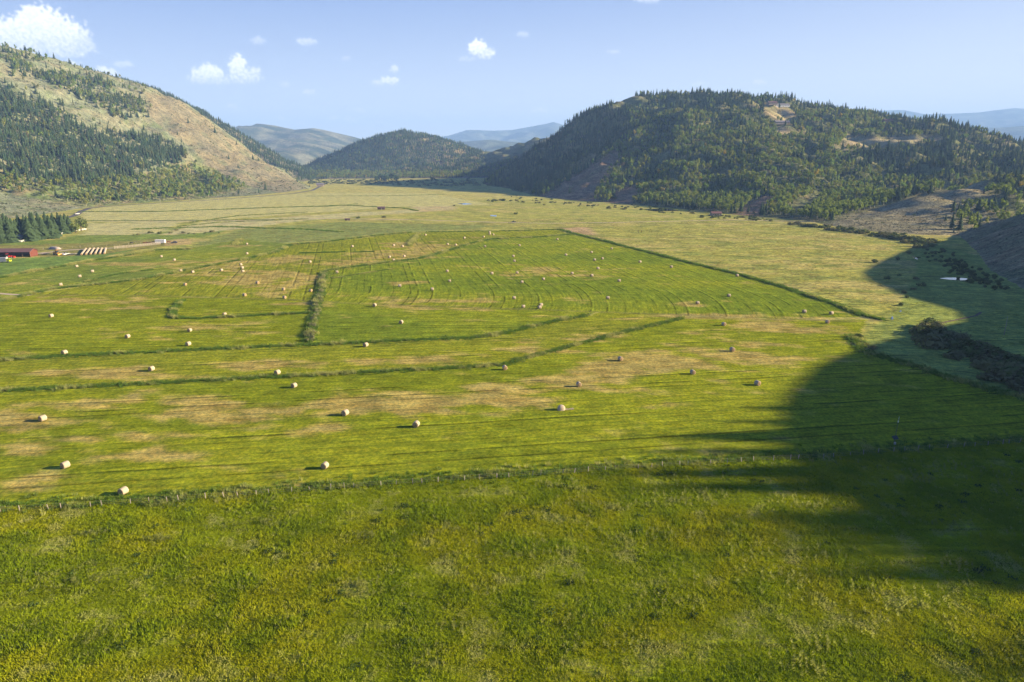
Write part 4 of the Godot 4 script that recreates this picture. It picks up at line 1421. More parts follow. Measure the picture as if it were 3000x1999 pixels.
func on_floor(px: float, py: float) -> Vector3:
	var g := gp(px, py)
	g.y = gh(g.x, g.z)
	for k in hills:
		var h := on_hill(k, g.x, g.z)
		if h > g.y:
			g.y = h
	return g

# ---------------------------------------------------------------- bales
const BALES := [[224, 780], [270, 795], [233, 809], [177, 833], [472, 751], [510, 761], [529, 793], [564, 797], [542, 833], [149, 925], [373, 986], [555, 967], [551, 1007], [188, 1034],
	[723, 714], [723, 742], [705, 775], [709, 784], [711, 794], [648, 791], [754, 828], [830, 847], [910, 851], [716, 864], [833, 871], [657, 921], [908, 767], [987, 796], [1032, 721], [1097, 893], [1071, 1011],
	[1153, 718], [1179, 721], [1246, 688], [1141, 752], [1152, 762], [1184, 750], [1295, 734], [1311, 715], [1335, 717], [1360, 697], [1417, 694], [1435, 685], [1445, 687], [1434, 680], [1421, 722], [1522, 719], [1504, 750], [1507, 764], [1310, 794], [1317, 822], [1171, 837], [1266, 846], [1441, 801], [1515, 799], [1529, 825], [1592, 817], [1506, 872], [1533, 897], [1585, 893], [1581, 900], [1175, 945],
	[1633, 701], [1676, 680], [1658, 746], [1733, 739], [1792, 728], [1742, 761], [1765, 757], [1752, 786], [1875, 767], [1967, 782], [1676, 801], [1734, 808], [1814, 823], [1781, 873], [2044, 887],
	[2160, 806], [2136, 865], [2357, 912], [2436, 917], [2425, 942], [2121, 949], [2146, 1022], [124, 1226], [190, 1362], [360, 1438], [443, 1081], [812, 1091], [861, 1129], [951, 1362], [1011, 1210], [1219, 1244], [1479, 1077], [1696, 1126], [1818, 1050], [2030, 1089], [2220, 1120]]

func bale_parts() -> Array:                                    # axis along z, resting on y = 0
	var R := 0.70
	var L := 0.66
	var st := begin()
	st.set_smooth_group(0)
	var prof := [[-L, R * 0.93], [-L * 0.93, R], [-L * 0.4, R * 1.01], [L * 0.3, R], [L * 0.93, R * 1.005], [L, R * 0.93]]
	var n := 22
	var r := RandomNumberGenerator.new()
	r.seed = 5
	var wob := []
	for k in n:
		wob.append(1.0 + r.randf_range(-0.012, 0.012) - (0.035 if k > 14 and k < 19 else 0.0))
	for i in prof.size() - 1:
		for k in n:
			var l := (k + 1) % n
			var p := func(j: int, m: int) -> Vector3: return Vector3(cos(TAU * m / n) * prof[j][1] * wob[m], R * 0.97 + sin(TAU * m / n) * prof[j][1] * wob[m], prof[j][0])
			quad(st, p.call(i, k), p.call(i + 1, k), p.call(i + 1, l), p.call(i, l))
	var wrap := done(st, M.wrap)
	var ends := []
	for s in [-1.0, 1.0]:
		st = begin()
		st.set_smooth_group(-1)
		var rings := [[R * 0.93, L - 0.005], [R * 0.72, L + 0.05], [R * 0.66, L + 0.035], [R * 0.45, L + 0.075], [R * 0.40, L + 0.055], [R * 0.2, L + 0.085], [0.001, L + 0.06]]
		for i in rings.size() - 1:
			for k in n:
				var l := (k + 1) % n
				var q := func(j: int, m: int) -> Vector3: return Vector3(cos(TAU * m / n) * rings[j][0] * wob[m], R * 0.97 + sin(TAU * m / n) * rings[j][0] * wob[m], s * (rings[j][1] + 0.03 * sin(m * 2.3 + j)))
				quad(st, q.call(i, k), q.call(i, l), q.call(i + 1, l), q.call(i + 1, k))
		ends.append(done(st, M.hay))
	return [wrap, ends[0], ends[1]]

func hay_bales() -> void:
	var b := bale_parts()
	var proto := Node3D.new()
	proto.name = "hay_bale"
	part("net_wrap", b[0], null, proto)
	part("end_face", b[1], null, proto)
	part("end_face", b[2], null, proto)
	for q in BALES:
		var p := gp(q[0], q[1], 0.72)
		p.y = gh(p.x, p.z) - 0.02
		var f := -1
		for k in field_polys.size():
			if inside(Vector2(p.x, p.z), field_polys[k][0]):
				f = k
				break
		var turn := rng.randf_range(-0.15, 0.15)
		if f == 4:
			turn += PI / 2 + 0.25
		elif f == 7:
			turn += PI / 2 - 0.5 if q[1] > 800 else -0.7
		elif f == 8:
			turn -= 0.8
		else:
			turn -= 0.30 if q[0] < 1300 else -0.35
		var o := proto.duplicate()
		o.name = numbered("hay_bale")
		add_child(o)
		o.position = p
		o.rotation.y = turn
		o.scale = Vector3.ONE * rng.randf_range(0.94, 1.06)
		var words: String = field_polys[f][4] if f >= 0 else "round hay bale on the rough grass by the field edge"
		tag(o, words, "hay bale", words.replace("round hay bale", "bales"))
	# the bale that burst: slumped round, loose hay trailing to one side
	var w := gp(1644, 1197, 0.6)
	w.y = gh(w.x, w.z) - 0.02
	var o := thing("burst_hay_bale", w, 0.2, "slumped burst hay bale with loose hay spilling beside it", "hay bale")
	var st := begin()
	st.set_smooth_group(0)
	for i in 7:
		for k in 16:
			var v := func(a: int, c: int) -> Vector3:
				var th := PI * a / 14.0
				var ph := TAU * c / 16.0
				var wide := sin(th) * (1.0 + 0.1 * sin(ph * 3.0))
				return Vector3(wide * cos(ph) * 1.0, 1.38 * pow(maxf(cos(th), 0.0), 0.55), wide * sin(ph) * 0.85)
			quad(st, v.call(i, k), v.call(i + 1, k), v.call(i + 1, (k + 1) % 16), v.call(i, (k + 1) % 16))
	part("heap", done(st), M.wrap, o)
	st = begin()
	st.set_smooth_group(-1)
	for k in 60:
		var c := Vector3(rng.randf_range(0.8, 3.2), 0.05, rng.randf_range(-0.4, 0.5))
		box(st, c + Vector3(0, rng.randf_range(0, 0.12), 0), Vector3(rng.randf_range(0.2, 0.5), 0.05, 0.09), Basis(Vector3.UP, rng.randf_range(-1.0, 1.0)))
	part("loose_hay", done(st), M.wrap, o)
	# rows of bales stored end to end in the farmyard
	for row in 6:
		var a := gp(238 + row * 13.5, 748 - row * 0.6)
		var z := gp(252 + row * 11.5, 731 - row * 0.3)
		var d := (z - a)
		var n := int(d.length() / 1.52)
		for k in n:
			var p := a + d.normalized() * (k * 1.52 + 0.7)
			p.y = gh(p.x, p.z) - 0.02
			var e := proto.duplicate()
			e.name = numbered("hay_bale")
			add_child(e)
			e.position = p
			e.rotation.y = atan2(d.x, d.z)
			tag(e, "pale round bale in the %s stored row counted from the yellow loader" % ["first", "second", "third", "fourth", "fifth", "sixth"][row], "hay bale", "bale rows in the farmyard")
	proto.free()

# ---------------------------------------------------------------- fences, roads, water
func fence(called: String, pts: PackedVector3Array, gap: float, high: float, thick: float, rails: int, m: Material, label: String, lean := 0.08) -> void:
	var o := thing(called, pts[0], 0, label, "fence")
	var post := box_mesh(Vector3(0, high / 2 - 0.15, 0), Vector3(thick, high + 0.3, thick))
	var tops := []
	for i in pts.size() - 1:
		var n := maxi(1, int(pts[i].distance_to(pts[i + 1]) / gap))
		for k in n:
			var p := pts[i].lerp(pts[i + 1], (k + rng.randf_range(-0.35, 0.35)) / n)
			p.y = gh(p.x, p.z)
			var e := part("post", post, m, o)
			e.position = p - pts[0]
			e.rotation = Vector3(rng.randfn() * lean, rng.randf() * 3.0, rng.randfn() * lean)
			e.scale = Vector3(1, rng.randf_range(0.85, 1.15), 1)
			tops.append(p - pts[0])
	for r in rails:
		var st := begin()
		st.set_smooth_group(-1)
		for i in tops.size() - 1:
			var a: Vector3 = tops[i] + Vector3(0, high * (0.92 - 0.3 * r), 0)
			var b: Vector3 = tops[i + 1] + Vector3(0, high * (0.92 - 0.3 * r), 0)
			var d := b - a
			if d.length() > 0.05:
				box(st, (a + b) / 2, Vector3(0.012 if lean > 0.05 else thick * 0.3, 0.012 if lean > 0.05 else thick * 1.2, d.length()), Basis.looking_at(d.normalized()))
		part("wire" if lean > 0.05 else "rail", done(st), m, o)

func fences_and_roads() -> void:
	var f := []
	for q in STRIPS.fence:
		f.append([q[0], q[1] + 12])
	fence("wire_fence", line(f), 3.1, 1.15, 0.10, 3, M.wood, "weathered post and wire fence between tall grass and mown field")
	fence("corral_fence", line([[335, 729], [400, 723], [476, 715]]), 1.6, 1.7, 0.16, 4, M.wood, "pale plank corral fence beside the white trailer", 0.02)
	fence("paddock_fence", line([[-20, 712], [60, 710], [140, 698], [165, 690], [210, 680], [262, 672]]), 4.0, 1.5, 0.14, 3, M.white_paint, "white rail fence in front of the farm spruces", 0.02)
	fence("farmyard_fence", line([[-10, 738], [100, 734], [180, 728], [330, 722], [450, 710]]), 5.0, 1.4, 0.12, 2, M.wood, "thin farmyard fence along the straw paddock", 0.06)
	fence("meadow_fence", line([[1650, 672], [1720, 690], [1830, 719], [2000, 761], [2160, 799], [2350, 857], [2530, 922]]), 6.0, 1.2, 0.12, 2, M.wood, "thin wire fence along the straight bank by the meadow")
	for q in [[1870, 682], [1879, 682]]:
		var p := on_floor(q[0], q[1])
		var o := tag(part("gate_post", tube_mesh([Vector3(0, -0.2, 0), Vector3(0, 1.2, 0), Vector3(0, 2.1, 0)], [0.17, 0.16, 0.14], 8), M.dark_wood, self), "dark wooden gate post standing alone in the meadow", "post", "meadow gate posts")
		o.position = p
	for r in [["gravel_road", [[900, 640], [1000, 641], [1250, 645], [1450, 652], [1600, 655], [1800, 652], [2000, 648], [2150, 645], [2280, 648], [2400, 652]], 3.2, M.gravel], ["farm_lane", [[90, 745], [140, 740], [200, 733], [330, 727]], 4.0, M.gravel], ["field_lane", [[262, 648], [400, 648], [620, 648], [800, 644], [900, 640]], 3.0, M.gravel],
			["highway", [[190, 640], [222, 630], [240, 618], [262, 610], [300, 606], [430, 597], [600, 587], [750, 577], [860, 567], [915, 558], [940, 545], [960, 535]], 7.0, M.asphalt], ["pasture_path", [[-60, 856], [0, 860], [33, 863], [90, 865]], 2.4, M.gravel], ["creek_path", [[2745, 950], [2800, 938], [2860, 925], [2875, 915]], 1.1, M.bark]]:
		setting(r[0], ribbon(line(r[1]), r[2], 0.07), r[3])
	for s in [-0.9, 0.9]:                                        # two worn wheel ruts across the fields
		var pts := line([[90, 864], [242, 865], [383, 865], [500, 868], [781, 877], [921, 882], [1000, 887], [1204, 895], [1600, 909], [1755, 915], [1985, 923], [2281, 935], [2523, 942]])
		for i in pts.size():
			pts[i].z += s
		setting("wheel_track", ribbon(pts, 0.4, 0.05), mat(Color(0.16, 0.15, 0.05)))
	# still water: pond, creek pools, the far brook
	var pools := [["pond", [[2752, 817], [2775, 815], [2800, 815], [2830, 817], [2855, 819], [2840, 822], [2815, 823], [2780, 821]]], ["creek_pool", [[2612, 930], [2616, 928], [2618, 936], [2612, 938]]], ["creek_pool", [[2636, 912], [2641, 909], [2642, 912], [2637, 915]]], ["creek_pool", [[2672, 748], [2688, 757], [2690, 761], [2678, 758]]], ["brook_bend", [[1340, 597], [1362, 595], [1385, 598], [1360, 600]]], ["brook_bend", [[1880, 613], [1960, 612], [1990, 618], [1920, 620]]], ["meadow_pool", [[1437, 630], [1455, 631], [1454, 635], [1436, 633]]]]
	for w in pools:
		var q := poly(w[1])
		var st := begin()
		st.set_smooth_group(0)
		var c := Vector2.ZERO
		var top := -9.0
		for p in q:
			c += p / q.size()
			top = maxf(top, gh(p.x, p.y))
		top += 0.05
		for i in q.size():
			var a := q[i]
			var b := q[(i + 1) % q.size()]
			tri(st, Vector3(c.x, top, c.y), Vector3(a.x, top, a.y), Vector3(b.x, top, b.y))
		setting(w[0], done(st), M.water)

# ---------------------------------------------------------------- farm and houses
func wheel(parent: Node, at_: Vector3, r: float, w: float) -> void:
	var t := part("wheel", disc_mesh(at_, Vector3(0, 0, 1), r, w), M.tyre, parent)
	part("rim", disc_mesh(at_, Vector3(0, 0, 1), r * 0.55, w + 0.03, 8), M.grey_metal, t)

func house(called: String, p: Vector3, turn: float, size: Vector3, rise: float, wall: Material, roof: Material, label: String, windows: int) -> Node3D:
	var o := thing(called, p, turn, label, "house")
	var g := gable(size.x, size.z, size.y, rise, 0.6, 0.22)
	part("wall", g[0], wall, o)
	var r := part("roof", g[1], roof, o)
	part("chimney", box_mesh(Vector3(size.x * 0.22, size.y + rise * 0.9, -size.z * 0.12), Vector3(0.8, 1.9, 0.8)), M.stone, r)
	for k in windows:
		var x := size.x * ((k + 0.5) / windows - 0.5)
		if k == windows / 2:
			part("door", box_mesh(Vector3(x, 1.05, size.z / 2 + 0.03), Vector3(1.0, 2.1, 0.08)), M.dark_wood, o)
			continue
		var f := part("window", box_mesh(Vector3(x, size.y * 0.58, size.z / 2 + 0.02), Vector3(1.5, 1.3, 0.06)), M.white_paint, o)
		part("pane", box_mesh(Vector3(x, size.y * 0.58, size.z / 2 + 0.06), Vector3(1.25, 1.05, 0.03)), M.glass, f)
	return o

func car(called: String, p: Vector3, turn: float, paint: Material, label: String, pickup := false) -> void:
	var o := thing(called, p, turn, label, "truck" if pickup else "car")
	var st := begin()
	st.set_smooth_group(-1)
	var prof := [[-2.3, 0.45], [-2.35, 0.85], [-1.3, 1.0], [1.6, 1.05], [2.3, 0.95], [2.35, 0.45]]
	for i in prof.size() - 1:
		var a := Vector3(prof[i][0], prof[i][1], 0)
		var b := Vector3(prof[i + 1][0], prof[i + 1][1], 0)
		quad(st, a + Vector3(0, 0, -0.9), a + Vector3(0, 0, 0.9), b + Vector3(0, 0, 0.9), b + Vector3(0, 0, -0.9))
		for s in [-0.9, 0.9]:
			quad(st, Vector3(a.x, 0.45, s), a + Vector3(0, 0, s), b + Vector3(0, 0, s), Vector3(b.x, 0.45, s))
	quad(st, Vector3(-2.3, 0.45, -0.9), Vector3(2.35, 0.45, -0.9), Vector3(2.35, 0.45, 0.9), Vector3(-2.3, 0.45, 0.9))
	part("body", done(st), paint, o)
	var x1 := 0.4 if pickup else 1.7
	st = begin()
	st.set_smooth_group(-1)
	var lo := [Vector3(-1.2, 1.0, -0.85), Vector3(x1, 1.04, -0.85), Vector3(x1, 1.04, 0.85), Vector3(-1.2, 1.0, 0.85)]
	var hi := [Vector3(-0.6, 1.58, -0.7), Vector3(x1 - 0.3, 1.6, -0.7), Vector3(x1 - 0.3, 1.6, 0.7), Vector3(-0.6, 1.58, 0.7)]
	for k in 4:
		quad(st, lo[k], hi[k], hi[(k + 1) % 4], lo[(k + 1) % 4])
	part("windows", done(st), M.glass, o)
	st = begin()
	st.set_smooth_group(-1)
	quad(st, hi[0] + Vector3(0, 0.02, 0), hi[3] + Vector3(0, 0.02, 0), hi[2] + Vector3(0, 0.02, 0), hi[1] + Vector3(0, 0.02, 0))
	part("roof", done(st), paint, o)
	for q in [[-1.45, -0.85], [-1.45, 0.85], [1.45, -0.85], [1.45, 0.85]]:
		wheel(o, Vector3(q[0], 0.36, q[1]), 0.36, 0.24)
	for s in [-0.6, 0.6]:
		part("headlight", box_mesh(Vector3(-2.34, 0.75, s), Vector3(0.06, 0.16, 0.3)), M.white_paint, o)

func animal(called: String, p: Vector3, turn: float, m: Material, size: float, label: String, category: String, group := "") -> void:
	var st := begin()
	tube(st, [Vector3(-0.95, 1.15, 0), Vector3(-0.8, 1.15, 0), Vector3(-0.45, 1.1, 0), Vector3(0.1, 1.08, 0), Vector3(0.55, 1.12, 0), Vector3(0.75, 1.2, 0)], [0.1, 0.27, 0.31, 0.30, 0.33, 0.2], 10)
	tube(st, [Vector3(0.55, 1.2, 0), Vector3(0.85, 1.2, 0), Vector3(1.15, 0.95, 0), Vector3(1.3, 0.72, 0), Vector3(1.38, 0.5, 0)], [0.26, 0.2, 0.14, 0.12, 0.06], 8)
	for s in [-0.16, 0.16]:
		tube(st, [Vector3(0.55, 1.0, s), Vector3(0.56, 0.55, s), Vector3(0.54, 0.1, s), Vector3(0.57, 0, s)], [0.15, 0.07, 0.05, 0.06], 6)
		tube(st, [Vector3(-0.65, 1.0, s), Vector3(-0.52, 0.72, s), Vector3(-0.74, 0.42, s), Vector3(-0.7, 0.08, s), Vector3(-0.67, 0, s)], [0.19, 0.11, 0.06, 0.05, 0.06], 6)
	tube(st, [Vector3(-0.95, 1.2, 0), Vector3(-1.1, 1.0, 0), Vector3(-1.12, 0.6, 0)], [0.05, 0.06, 0.02], 5)
	for s in [-0.07, 0.07]:
		tube(st, [Vector3(1.2, 0.95, s), Vector3(1.18, 1.1, s * 1.6)], [0.04, 0.01], 4)
	var o := part(numbered(called), done(st), m, self)
	o.position = p
	o.rotation.y = turn
	o.scale = Vector3.ONE * size
	tag(o, label, category, group)

func farm() -> void:
	# spruces and cottonwoods round the farmhouse
	var crowns := []
	for k in 3:
		crowns.append(conifer_crown(600 + k, 17, 15, 0.31 + 0.04 * k))
	var trunk := trunk_mesh(0.9, 0.016, M.bark)
	for q in [[-25, 716, 20, 0], [5, 712, 17, 1], [32, 710, 21, 0], [50, 700, 16, 2], [88, 706, 20, 1], [105, 702, 22, 0], [128, 700, 18, 2], [150, 698, 19, 1], [165, 692, 15, 0], [185, 684, 17, 2], [205, 680, 15, 1], [60, 690, 18, 1], [138, 682, 19, 0], [20, 694, 20, 2], [118, 688, 19, 1], [175, 676, 17, 0], [40, 704, 18, 2], [78, 696, 19, 0], [98, 690, 20, 2], [160, 684, 18, 1], [195, 676, 16, 2], [10, 702, 19, 1]]:
		var o := thing("spruce_tree", on_floor(q[0], q[1]), rng.randf() * TAU, "tall dark spruce in the grove around the white farmhouse", "spruce", "spruce grove at the farm")
		o.scale = Vector3(q[2] * 1.05, q[2], q[2] * 1.05)
		part("trunk", trunk, null, o)
		part("crown", crowns[q[3]], null, o)
	for q in [[238, 676, 13], [250, 673, 10], [72, 680, 14], [222, 682, 11], [2, 684, 14]]:
		var o := thing("broadleaf_tree", on_floor(q[0], q[1]), rng.randf() * TAU, "round-crowned leafy tree at the edge of the farm grove", "tree", "leafy trees at the farm")
		o.scale = Vector3.ONE * q[2]
		part("trunk", trunk_mesh(0.7, 0.03, M.bark, q[2], 5), null, o)
		part("crown", leaf_crown(620 + q[2], 420, 0.55, 0.42, 0.42, 0.045, false, leafy(Color(0.11, 0.145, 0.04), 0.45)), null, o)
	house("farmhouse", on_floor(56, 706), 0.15, Vector3(9.5, 2.8, 6.5), 1.7, M.white_paint, M.grey_roof, "small white farmhouse with grey roof among spruces", 5)
	# long open shed with a dark roof and a red end wall
	var b := thing("barn", on_floor(20, 752), 0.06, "long open-fronted barn with brown roof and red end wall", "barn")
	var L := 34.0
	var st := begin()
	st.set_smooth_group(-1)
	box(st, Vector3(0, 1.7, -4.0), Vector3(L, 3.4, 0.2))
	part("back_wall", done(st), M.dark_wood, b)
	for s in [-1.0, 1.0]:
		st = begin()
		st.set_smooth_group(-1)
		box(st, Vector3(s * L / 2, 1.7, 0), Vector3(0.25, 3.4, 8.2))
		for t in [-1.0, 1.0]:
			tri(st, Vector3(s * L / 2 + t * 0.12, 3.4, -4.1), Vector3(s * L / 2 + t * 0.12, 5.0, 0), Vector3(s * L / 2 + t * 0.12, 3.4, 4.1))
		part("end_wall", done(st), M.red_wall, b)
	for k in 8:
		part("post", box_mesh(Vector3(L * (k / 7.0 - 0.5), 1.6, 3.9), Vector3(0.25, 3.2, 0.25)), M.dark_wood, b)
	part("roof", gable(L, 8.4, 3.4, 1.6, 0.7, 0.2)[1], M.brown_roof, b)
	# machinery
	var t := thing("tractor", on_floor(25, 757), 0.4, "bright red tractor parked in front of the barn", "tractor")
	st = begin()
	st.set_smooth_group(-1)
	box(st, Vector3(0.9, 1.15, 0), Vector3(2.0, 0.9, 0.9))
	box(st, Vector3(-0.6, 1.1, 0), Vector3(1.4, 0.6, 1.2))
	part("body", done(st), M.red_metal, t)
	part("cab", box_mesh(Vector3(-0.6, 2.0, 0), Vector3(1.3, 1.3, 1.3)), M.glass, t)
	part("roof", box_mesh(Vector3(-0.6, 2.72, 0), Vector3(1.5, 0.14, 1.5)), M.red_metal, t)
	for s in [-1.0, 1.0]:
		wheel(t, Vector3(-0.8, 0.85, s * 0.95), 0.85, 0.45)
		wheel(t, Vector3(1.5, 0.5, s * 0.75), 0.5, 0.3)
	part("loader", box_mesh(Vector3(3.2, 0.7, 0), Vector3(0.7, 0.8, 2.2)), M.red_metal, t)
	part("loader_arm", tube_mesh([Vector3(1.2, 1.4, 0.5), Vector3(2.4, 1.5, 0.5), Vector3(3.0, 0.8, 0.5)], [0.1, 0.1, 0.1]), M.red_metal, t)
	var g := thing("flatbed_truck", on_floor(12, 770), 0.05, "truck with lime green cab and grey box below the barn", "truck")
	part("cab", box_mesh(Vector3(3.0, 1.6, 0), Vector3(1.8, 1.8, 2.1)), M.lime_metal, g)
	part("windscreen", box_mesh(Vector3(3.92, 1.95, 0), Vector3(0.05, 0.7, 1.8)), M.glass, g)
	part("box", box_mesh(Vector3(-0.6, 1.9, 0), Vector3(5.2, 2.4, 2.3)), M.grey_metal, g)
	part("chassis", box_mesh(Vector3(0.4, 0.62, 0), Vector3(7.4, 0.2, 1.0)), M.dark_metal, g)
	for q in [[2.9, 1.0], [2.9, -1.0], [-1.8, 1.0], [-1.8, -1.0]]:
		wheel(g, Vector3(q[0], 0.5, q[1]), 0.5, 0.3)
	var y := thing("loader_machine", on_floor(166, 747), -0.5, "yellow wheel loader parked beside the bale rows", "loader")
	part("body", box_mesh(Vector3(-0.9, 1.5, 0), Vector3(2.6, 1.3, 1.8)), M.yellow_metal, y)
	part("cab", box_mesh(Vector3(0.5, 2.4, 0), Vector3(1.4, 1.7, 1.5)), M.glass, y)
	part("cab_roof", box_mesh(Vector3(0.5, 3.3, 0), Vector3(1.6, 0.14, 1.7)), M.yellow_metal, y)
	part("boom", tube_mesh([Vector3(1.0, 1.7, 0), Vector3(2.4, 1.6, 0), Vector3(3.2, 0.8, 0)], [0.2, 0.18, 0.14]), M.yellow_metal, y)
	part("bucket", box_mesh(Vector3(3.5, 0.6, 0), Vector3(0.8, 0.9, 2.6)), M.yellow_metal, y)
	for q in [[1.2, 0.95], [1.2, -0.95], [-1.6, 0.95], [-1.6, -0.95]]:
		wheel(y, Vector3(q[0], 0.7, q[1]), 0.7, 0.5)
	car("pickup_truck", on_floor(194, 747), 1.2, M.white_paint, "white pickup parked among the farm machinery", true)
	for q in [[177, 746, 0.3, "grey"], [212, 747, 0.1, "rusty"], [130, 747, 0.05, "weathered"]]:
		var h := thing("farm_trailer", on_floor(q[0], q[1]), q[2], "low %s flat farm trailer in the yard" % q[3], "trailer")
		part("bed", box_mesh(Vector3(0, 0.85, 0), Vector3(5.0, 0.18, 2.2)), M.grey_metal if q[3] == "grey" else M.wood, h)
		part("drawbar", tube_mesh([Vector3(2.5, 0.8, 0), Vector3(3.8, 0.5, 0)], [0.08, 0.06]), M.dark_metal, h)
		for s in [-1.0, 1.0]:
			wheel(h, Vector3(-0.8, 0.4, s), 0.4, 0.25)
			wheel(h, Vector3(0.3, 0.4, s), 0.4, 0.25)
	var w := thing("stock_trailer", on_floor(470, 714), 0.1, "long white stock trailer behind the plank corral fence", "trailer")
	part("box", box_mesh(Vector3(0, 1.75, 0), Vector3(7.0, 2.3, 2.3)), M.white_paint, w)
	part("floor", box_mesh(Vector3(0, 0.52, 0), Vector3(7.0, 0.12, 2.2)), M.dark_metal, w)
	for k in 6:
		part("slat", box_mesh(Vector3(-3.0 + k * 1.2, 2.1, 1.17), Vector3(0.9, 0.5, 0.03)), M.grey_metal, w)
	for q in [[-0.6, 1.0], [0.4, 1.0], [-0.6, -1.0], [0.4, -1.0]]:
		wheel(w, Vector3(q[0], 0.4, q[1]), 0.4, 0.25)
	part("hitch", tube_mesh([Vector3(3.5, 0.6, 0), Vector3(4.8, 0.5, 0)], [0.08, 0.06]), M.dark_metal, w)
	car("farm_tractor_car", on_floor(510, 714), 0.3, M.dark_metal, "dark vehicle standing at the end of the corral fence")
	for q in [[423, 716, 0.2], [431, 715, -0.3], [440, 715, 2.8], [449, 714, 0.1], [494, 713, 0.2]]:
		animal("horse", on_floor(q[0], q[1]), q[2], M.horse, 1.15, "brown horse standing by the corral fence", "horse", "horses by the corral")
	animal("cow", on_floor(385, 716), 0.2, M.cow, 1.1, "black cow alone in the straw paddock", "cow")
	var tarp := thing("hay_stack", on_floor(160, 730), -0.35, "low greyish covered stack behind the farm lane", "stack")
	st = begin()
	st.set_smooth_group(0)
	for i in 12:
		for k in 6:
			var v := func(a: int, c: int) -> Vector3:
				var th := PI * c / 6.0
				var s := 1.0 - pow(absf(a / 6.0 - 1.0), 4.0)
				return Vector3((a - 6) * 0.9, sin(th) * 1.9 * s * (1.0 + 0.06 * sin(a * 2.1)), cos(th) * 2.2 * (0.4 + 0.6 * s))
			quad(st, v.call(i, k), v.call(i + 1, k), v.call(i + 1, k + 1), v.call(i, k + 1))
	part("cover", done(st), M.wood, tarp)
	part("base", box_mesh(Vector3(0, 0.12, 0), Vector3(10.4, 0.24, 4.2)), M.dark_wood, tarp)
	# vehicles far off
	car("parked_car", on_floor(226, 628), 0.9, M.white_paint, "pale car on the highway at the hill foot")
	car("parked_car", on_floor(232, 625), 0.9, M.dark_metal, "dark car on the highway behind the pale one")
	car("parked_car", on_floor(1505, 652), 0.05, M.dark_metal, "dark vehicle on the gravel road across the meadow", true)
	for q in [[1117, 614, 9.0, "low dark hay shed at the far stubble edge"], [1018, 646, 5.0, "small dark hut beside the meadow lane"]]:
		var o := thing("shed", on_floor(q[0], q[1]), 0.1, q[3], "shed")
		var gg := gable(q[2], q[2] * 0.55, q[2] * 0.28, q[2] * 0.12, 0.3, 0.15)
		part("wall", gg[0], M.dark_wood, o)
		part("roof", gg[1], M.brown_roof, o)
		part("door", box_mesh(Vector3(0.4, q[2] * 0.12, q[2] * 0.28 + 0.03), Vector3(1.2, q[2] * 0.22, 0.06)), M.wood, o)
	house("brick_hut", on_floor(2097, 633), 0.1, Vector3(11, 3.2, 6), 1.6, M.stone, M.brown_roof, "brown house with chimney behind willows at the hill foot", 4)
	house("ranch_house", on_floor(938, 546), 0.2, Vector3(16, 4.5, 9), 2.5, M.stone, M.grey_roof, "pale house by the highway at the end of the grassy hill", 4)
	# houses up on the hills
	for q in [["hill_house", 341, 483, "grassy_hill", 22.0, M.dark_wood, M.brown_roof, "low dark-roofed house among aspens on the grassy hillside"], ["hilltop_house", 2288, 314, "wooded_hill", 34.0, M.white_paint, M.grey_roof, "long white house on the open hilltop"], ["hilltop_house", 2262, 309, "wooded_hill", 18.0, M.stone, M.brown_roof, "brown-roofed house beside the long white hilltop house"], ["hillside_house", 2290, 368, "wooded_hill", 28.0, M.stone, M.grey_roof, "grey-roofed house above the bright grassy cut"], ["hillside_house", 2605, 362, "wooded_hill", 26.0, M.dark_wood, M.brown_roof, "brown house half hidden by conifers on the ridge"]]:
		var p := on_slope(q[1], q[2], q[3])
		house(q[0], p - Vector3(0, 0.6, 0), 0.1, Vector3(q[4], 5.0, 9.0), 2.4, q[5], q[6], q[7], 6)
	# dead poles by the shaded slope
	for q in [[2942, 982, 7.0]]:
		var o := part("dead_tree", tube_mesh([Vector3(0, -0.3, 0), Vector3(0.1, q[2] * 0.5, 0), Vector3(0.0, q[2], 0.1)], [0.17, 0.11, 0.04], 7), M.wood, self)
		o.position = on_floor(q[0], q[1])
		tag(o, "bare dead trunk standing beyond the willow thicket", "dead tree")
	# weather mast with a solar panel in the shaded corner of the field
	var s0 := on_floor(2620, 1302)
	var m := thing("weather_mast", s0, 0.25, "thin weather mast with dark solar panel in the shaded field", "mast")
	part("pole", tube_mesh([Vector3(0, -0.2, 0), Vector3(0.05, 3.2, 0), Vector3(0.2, 6.2, 0)], [0.055, 0.05, 0.035], 8), M.dark_metal, m)
	st = begin()
	st.set_smooth_group(-1)
	box(st, Vector3(0, 0, 0), Vector3(1.35, 0.05, 0.95), Basis(Vector3.RIGHT, 0.65))
	var pn := part("solar_panel", done(st), M.panel, m)
	pn.position = Vector3(-0.05, 1.75, 0.1)
	part("bracket", tube_mesh([Vector3(0, 1.5, 0), Vector3(-0.03, 1.72, 0.08)], [0.04, 0.04]), M.dark_metal, m)
	part("sensor", tube_mesh([Vector3(0.16, 5.35, 0), Vector3(0.18, 5.75, 0)], [0.11, 0.09], 8), M.white_paint, m)
	part("sensor_tip", tube_mesh([Vector3(0.2, 6.0, 0), Vector3(0.22, 6.35, 0), Vector3(0.24, 6.75, 0)], [0.05, 0.035, 0.015], 6), M.white_paint, m)
	part("instrument_box", box_mesh(Vector3(0.05, 0.35, 0.12), Vector3(0.4, 0.6, 0.25)), M.grey_metal, m)
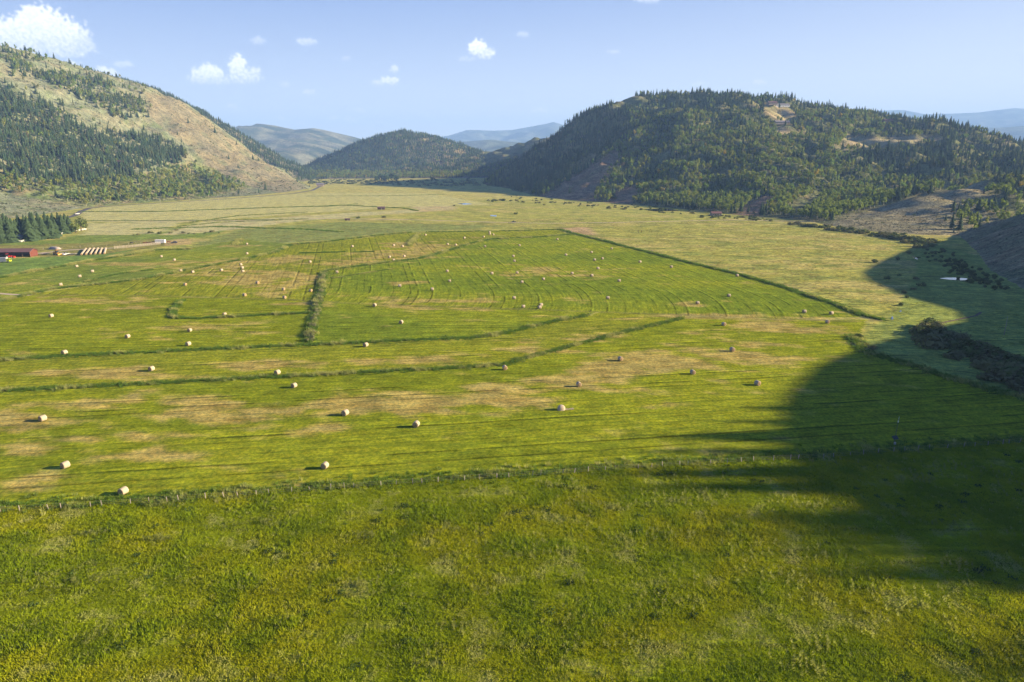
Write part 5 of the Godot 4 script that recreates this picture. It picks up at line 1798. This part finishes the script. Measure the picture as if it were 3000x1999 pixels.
	# power poles along the highway
	for q in [[915, 548], [760, 583], [555, 594], [640, 588], [470, 600]]:
		var o := thing("utility_pole", on_floor(q[0], q[1]), 0.4, "wooden utility pole beside the highway under the grassy hill", "utility pole", "utility poles by the highway")
		part("pole", tube_mesh([Vector3(0, -0.5, 0), Vector3(0, 9.5, 0)], [0.18, 0.12], 7), M.wood, o)
		part("crossarm", box_mesh(Vector3(0, 8.8, 0.2), Vector3(2.4, 0.14, 0.12)), M.wood, o)
	# clump of tall trees on the valley floor in front of the wooded knob
	for k in 16:
		var q := Vector2(rng.randf_range(1100, 1165), 530) if k < 12 else Vector2([1265.0, 1275.0, 1370.0, 1100.0][k - 12], 533)
		var o := thing("cottonwood_tree", on_floor(q.x, q.y + rng.randf_range(-2, 2)), rng.randf() * TAU, "dark cottonwood in the clump before the rounded wooded hill", "tree", "cottonwoods before the wooded hill")
		var h := rng.randf_range(15, 23) if k < 12 else 13.0
		o.scale = Vector3(h * 1.1, h, h * 1.1)
		part("trunk", trunk_mesh(0.7, 0.03, M.bark, k, 4), null, o)
		part("crown", leaf_crown(660 + k % 3, 160, 0.55, 0.4, 0.45, 0.075, false, M.conifer), null, o)

func on_slope(px: float, py: float, called: String) -> Vector3:   # where a sight line first meets a hill
	var t := 400.0
	while t < 3500.0:
		var p := at(px, py, t)
		var h := on_hill(called, p.x, p.z)
		if h > p.y and h > 0.5:
			p.y = h
			return p
		t += 4.0
	return at(px, py, 1500.0)

func _ready() -> void:
	rng.seed = 7
	for pair in [[noise_a, 11, 0.010], [noise_b, 22, 0.02], [noise_c, 33, 0.05], [noise_d, 44, 0.005]]:
		pair[0].seed = pair[1]
		pair[0].frequency = pair[2]
		pair[0].noise_type = FastNoiseLite.TYPE_SIMPLEX_SMOOTH
		pair[0].fractal_octaves = 4
	light_and_camera()
	var t0 := Time.get_ticks_msec()
	make_materials()
	make_fields()
	ground()
	all_hills()
	fences_and_roads()
	print("setting ", Time.get_ticks_msec() - t0)
	woods()
	plant_woods()
	print("woods ", Time.get_ticks_msec() - t0, " ", conifers.size(), " ", aspens.size(), " ", slope_shrubs.size())
	grasses()
	print("grass ", Time.get_ticks_msec() - t0)
	bushes()
	hay_bales()
	farm()
	print("all ", Time.get_ticks_msec() - t0)
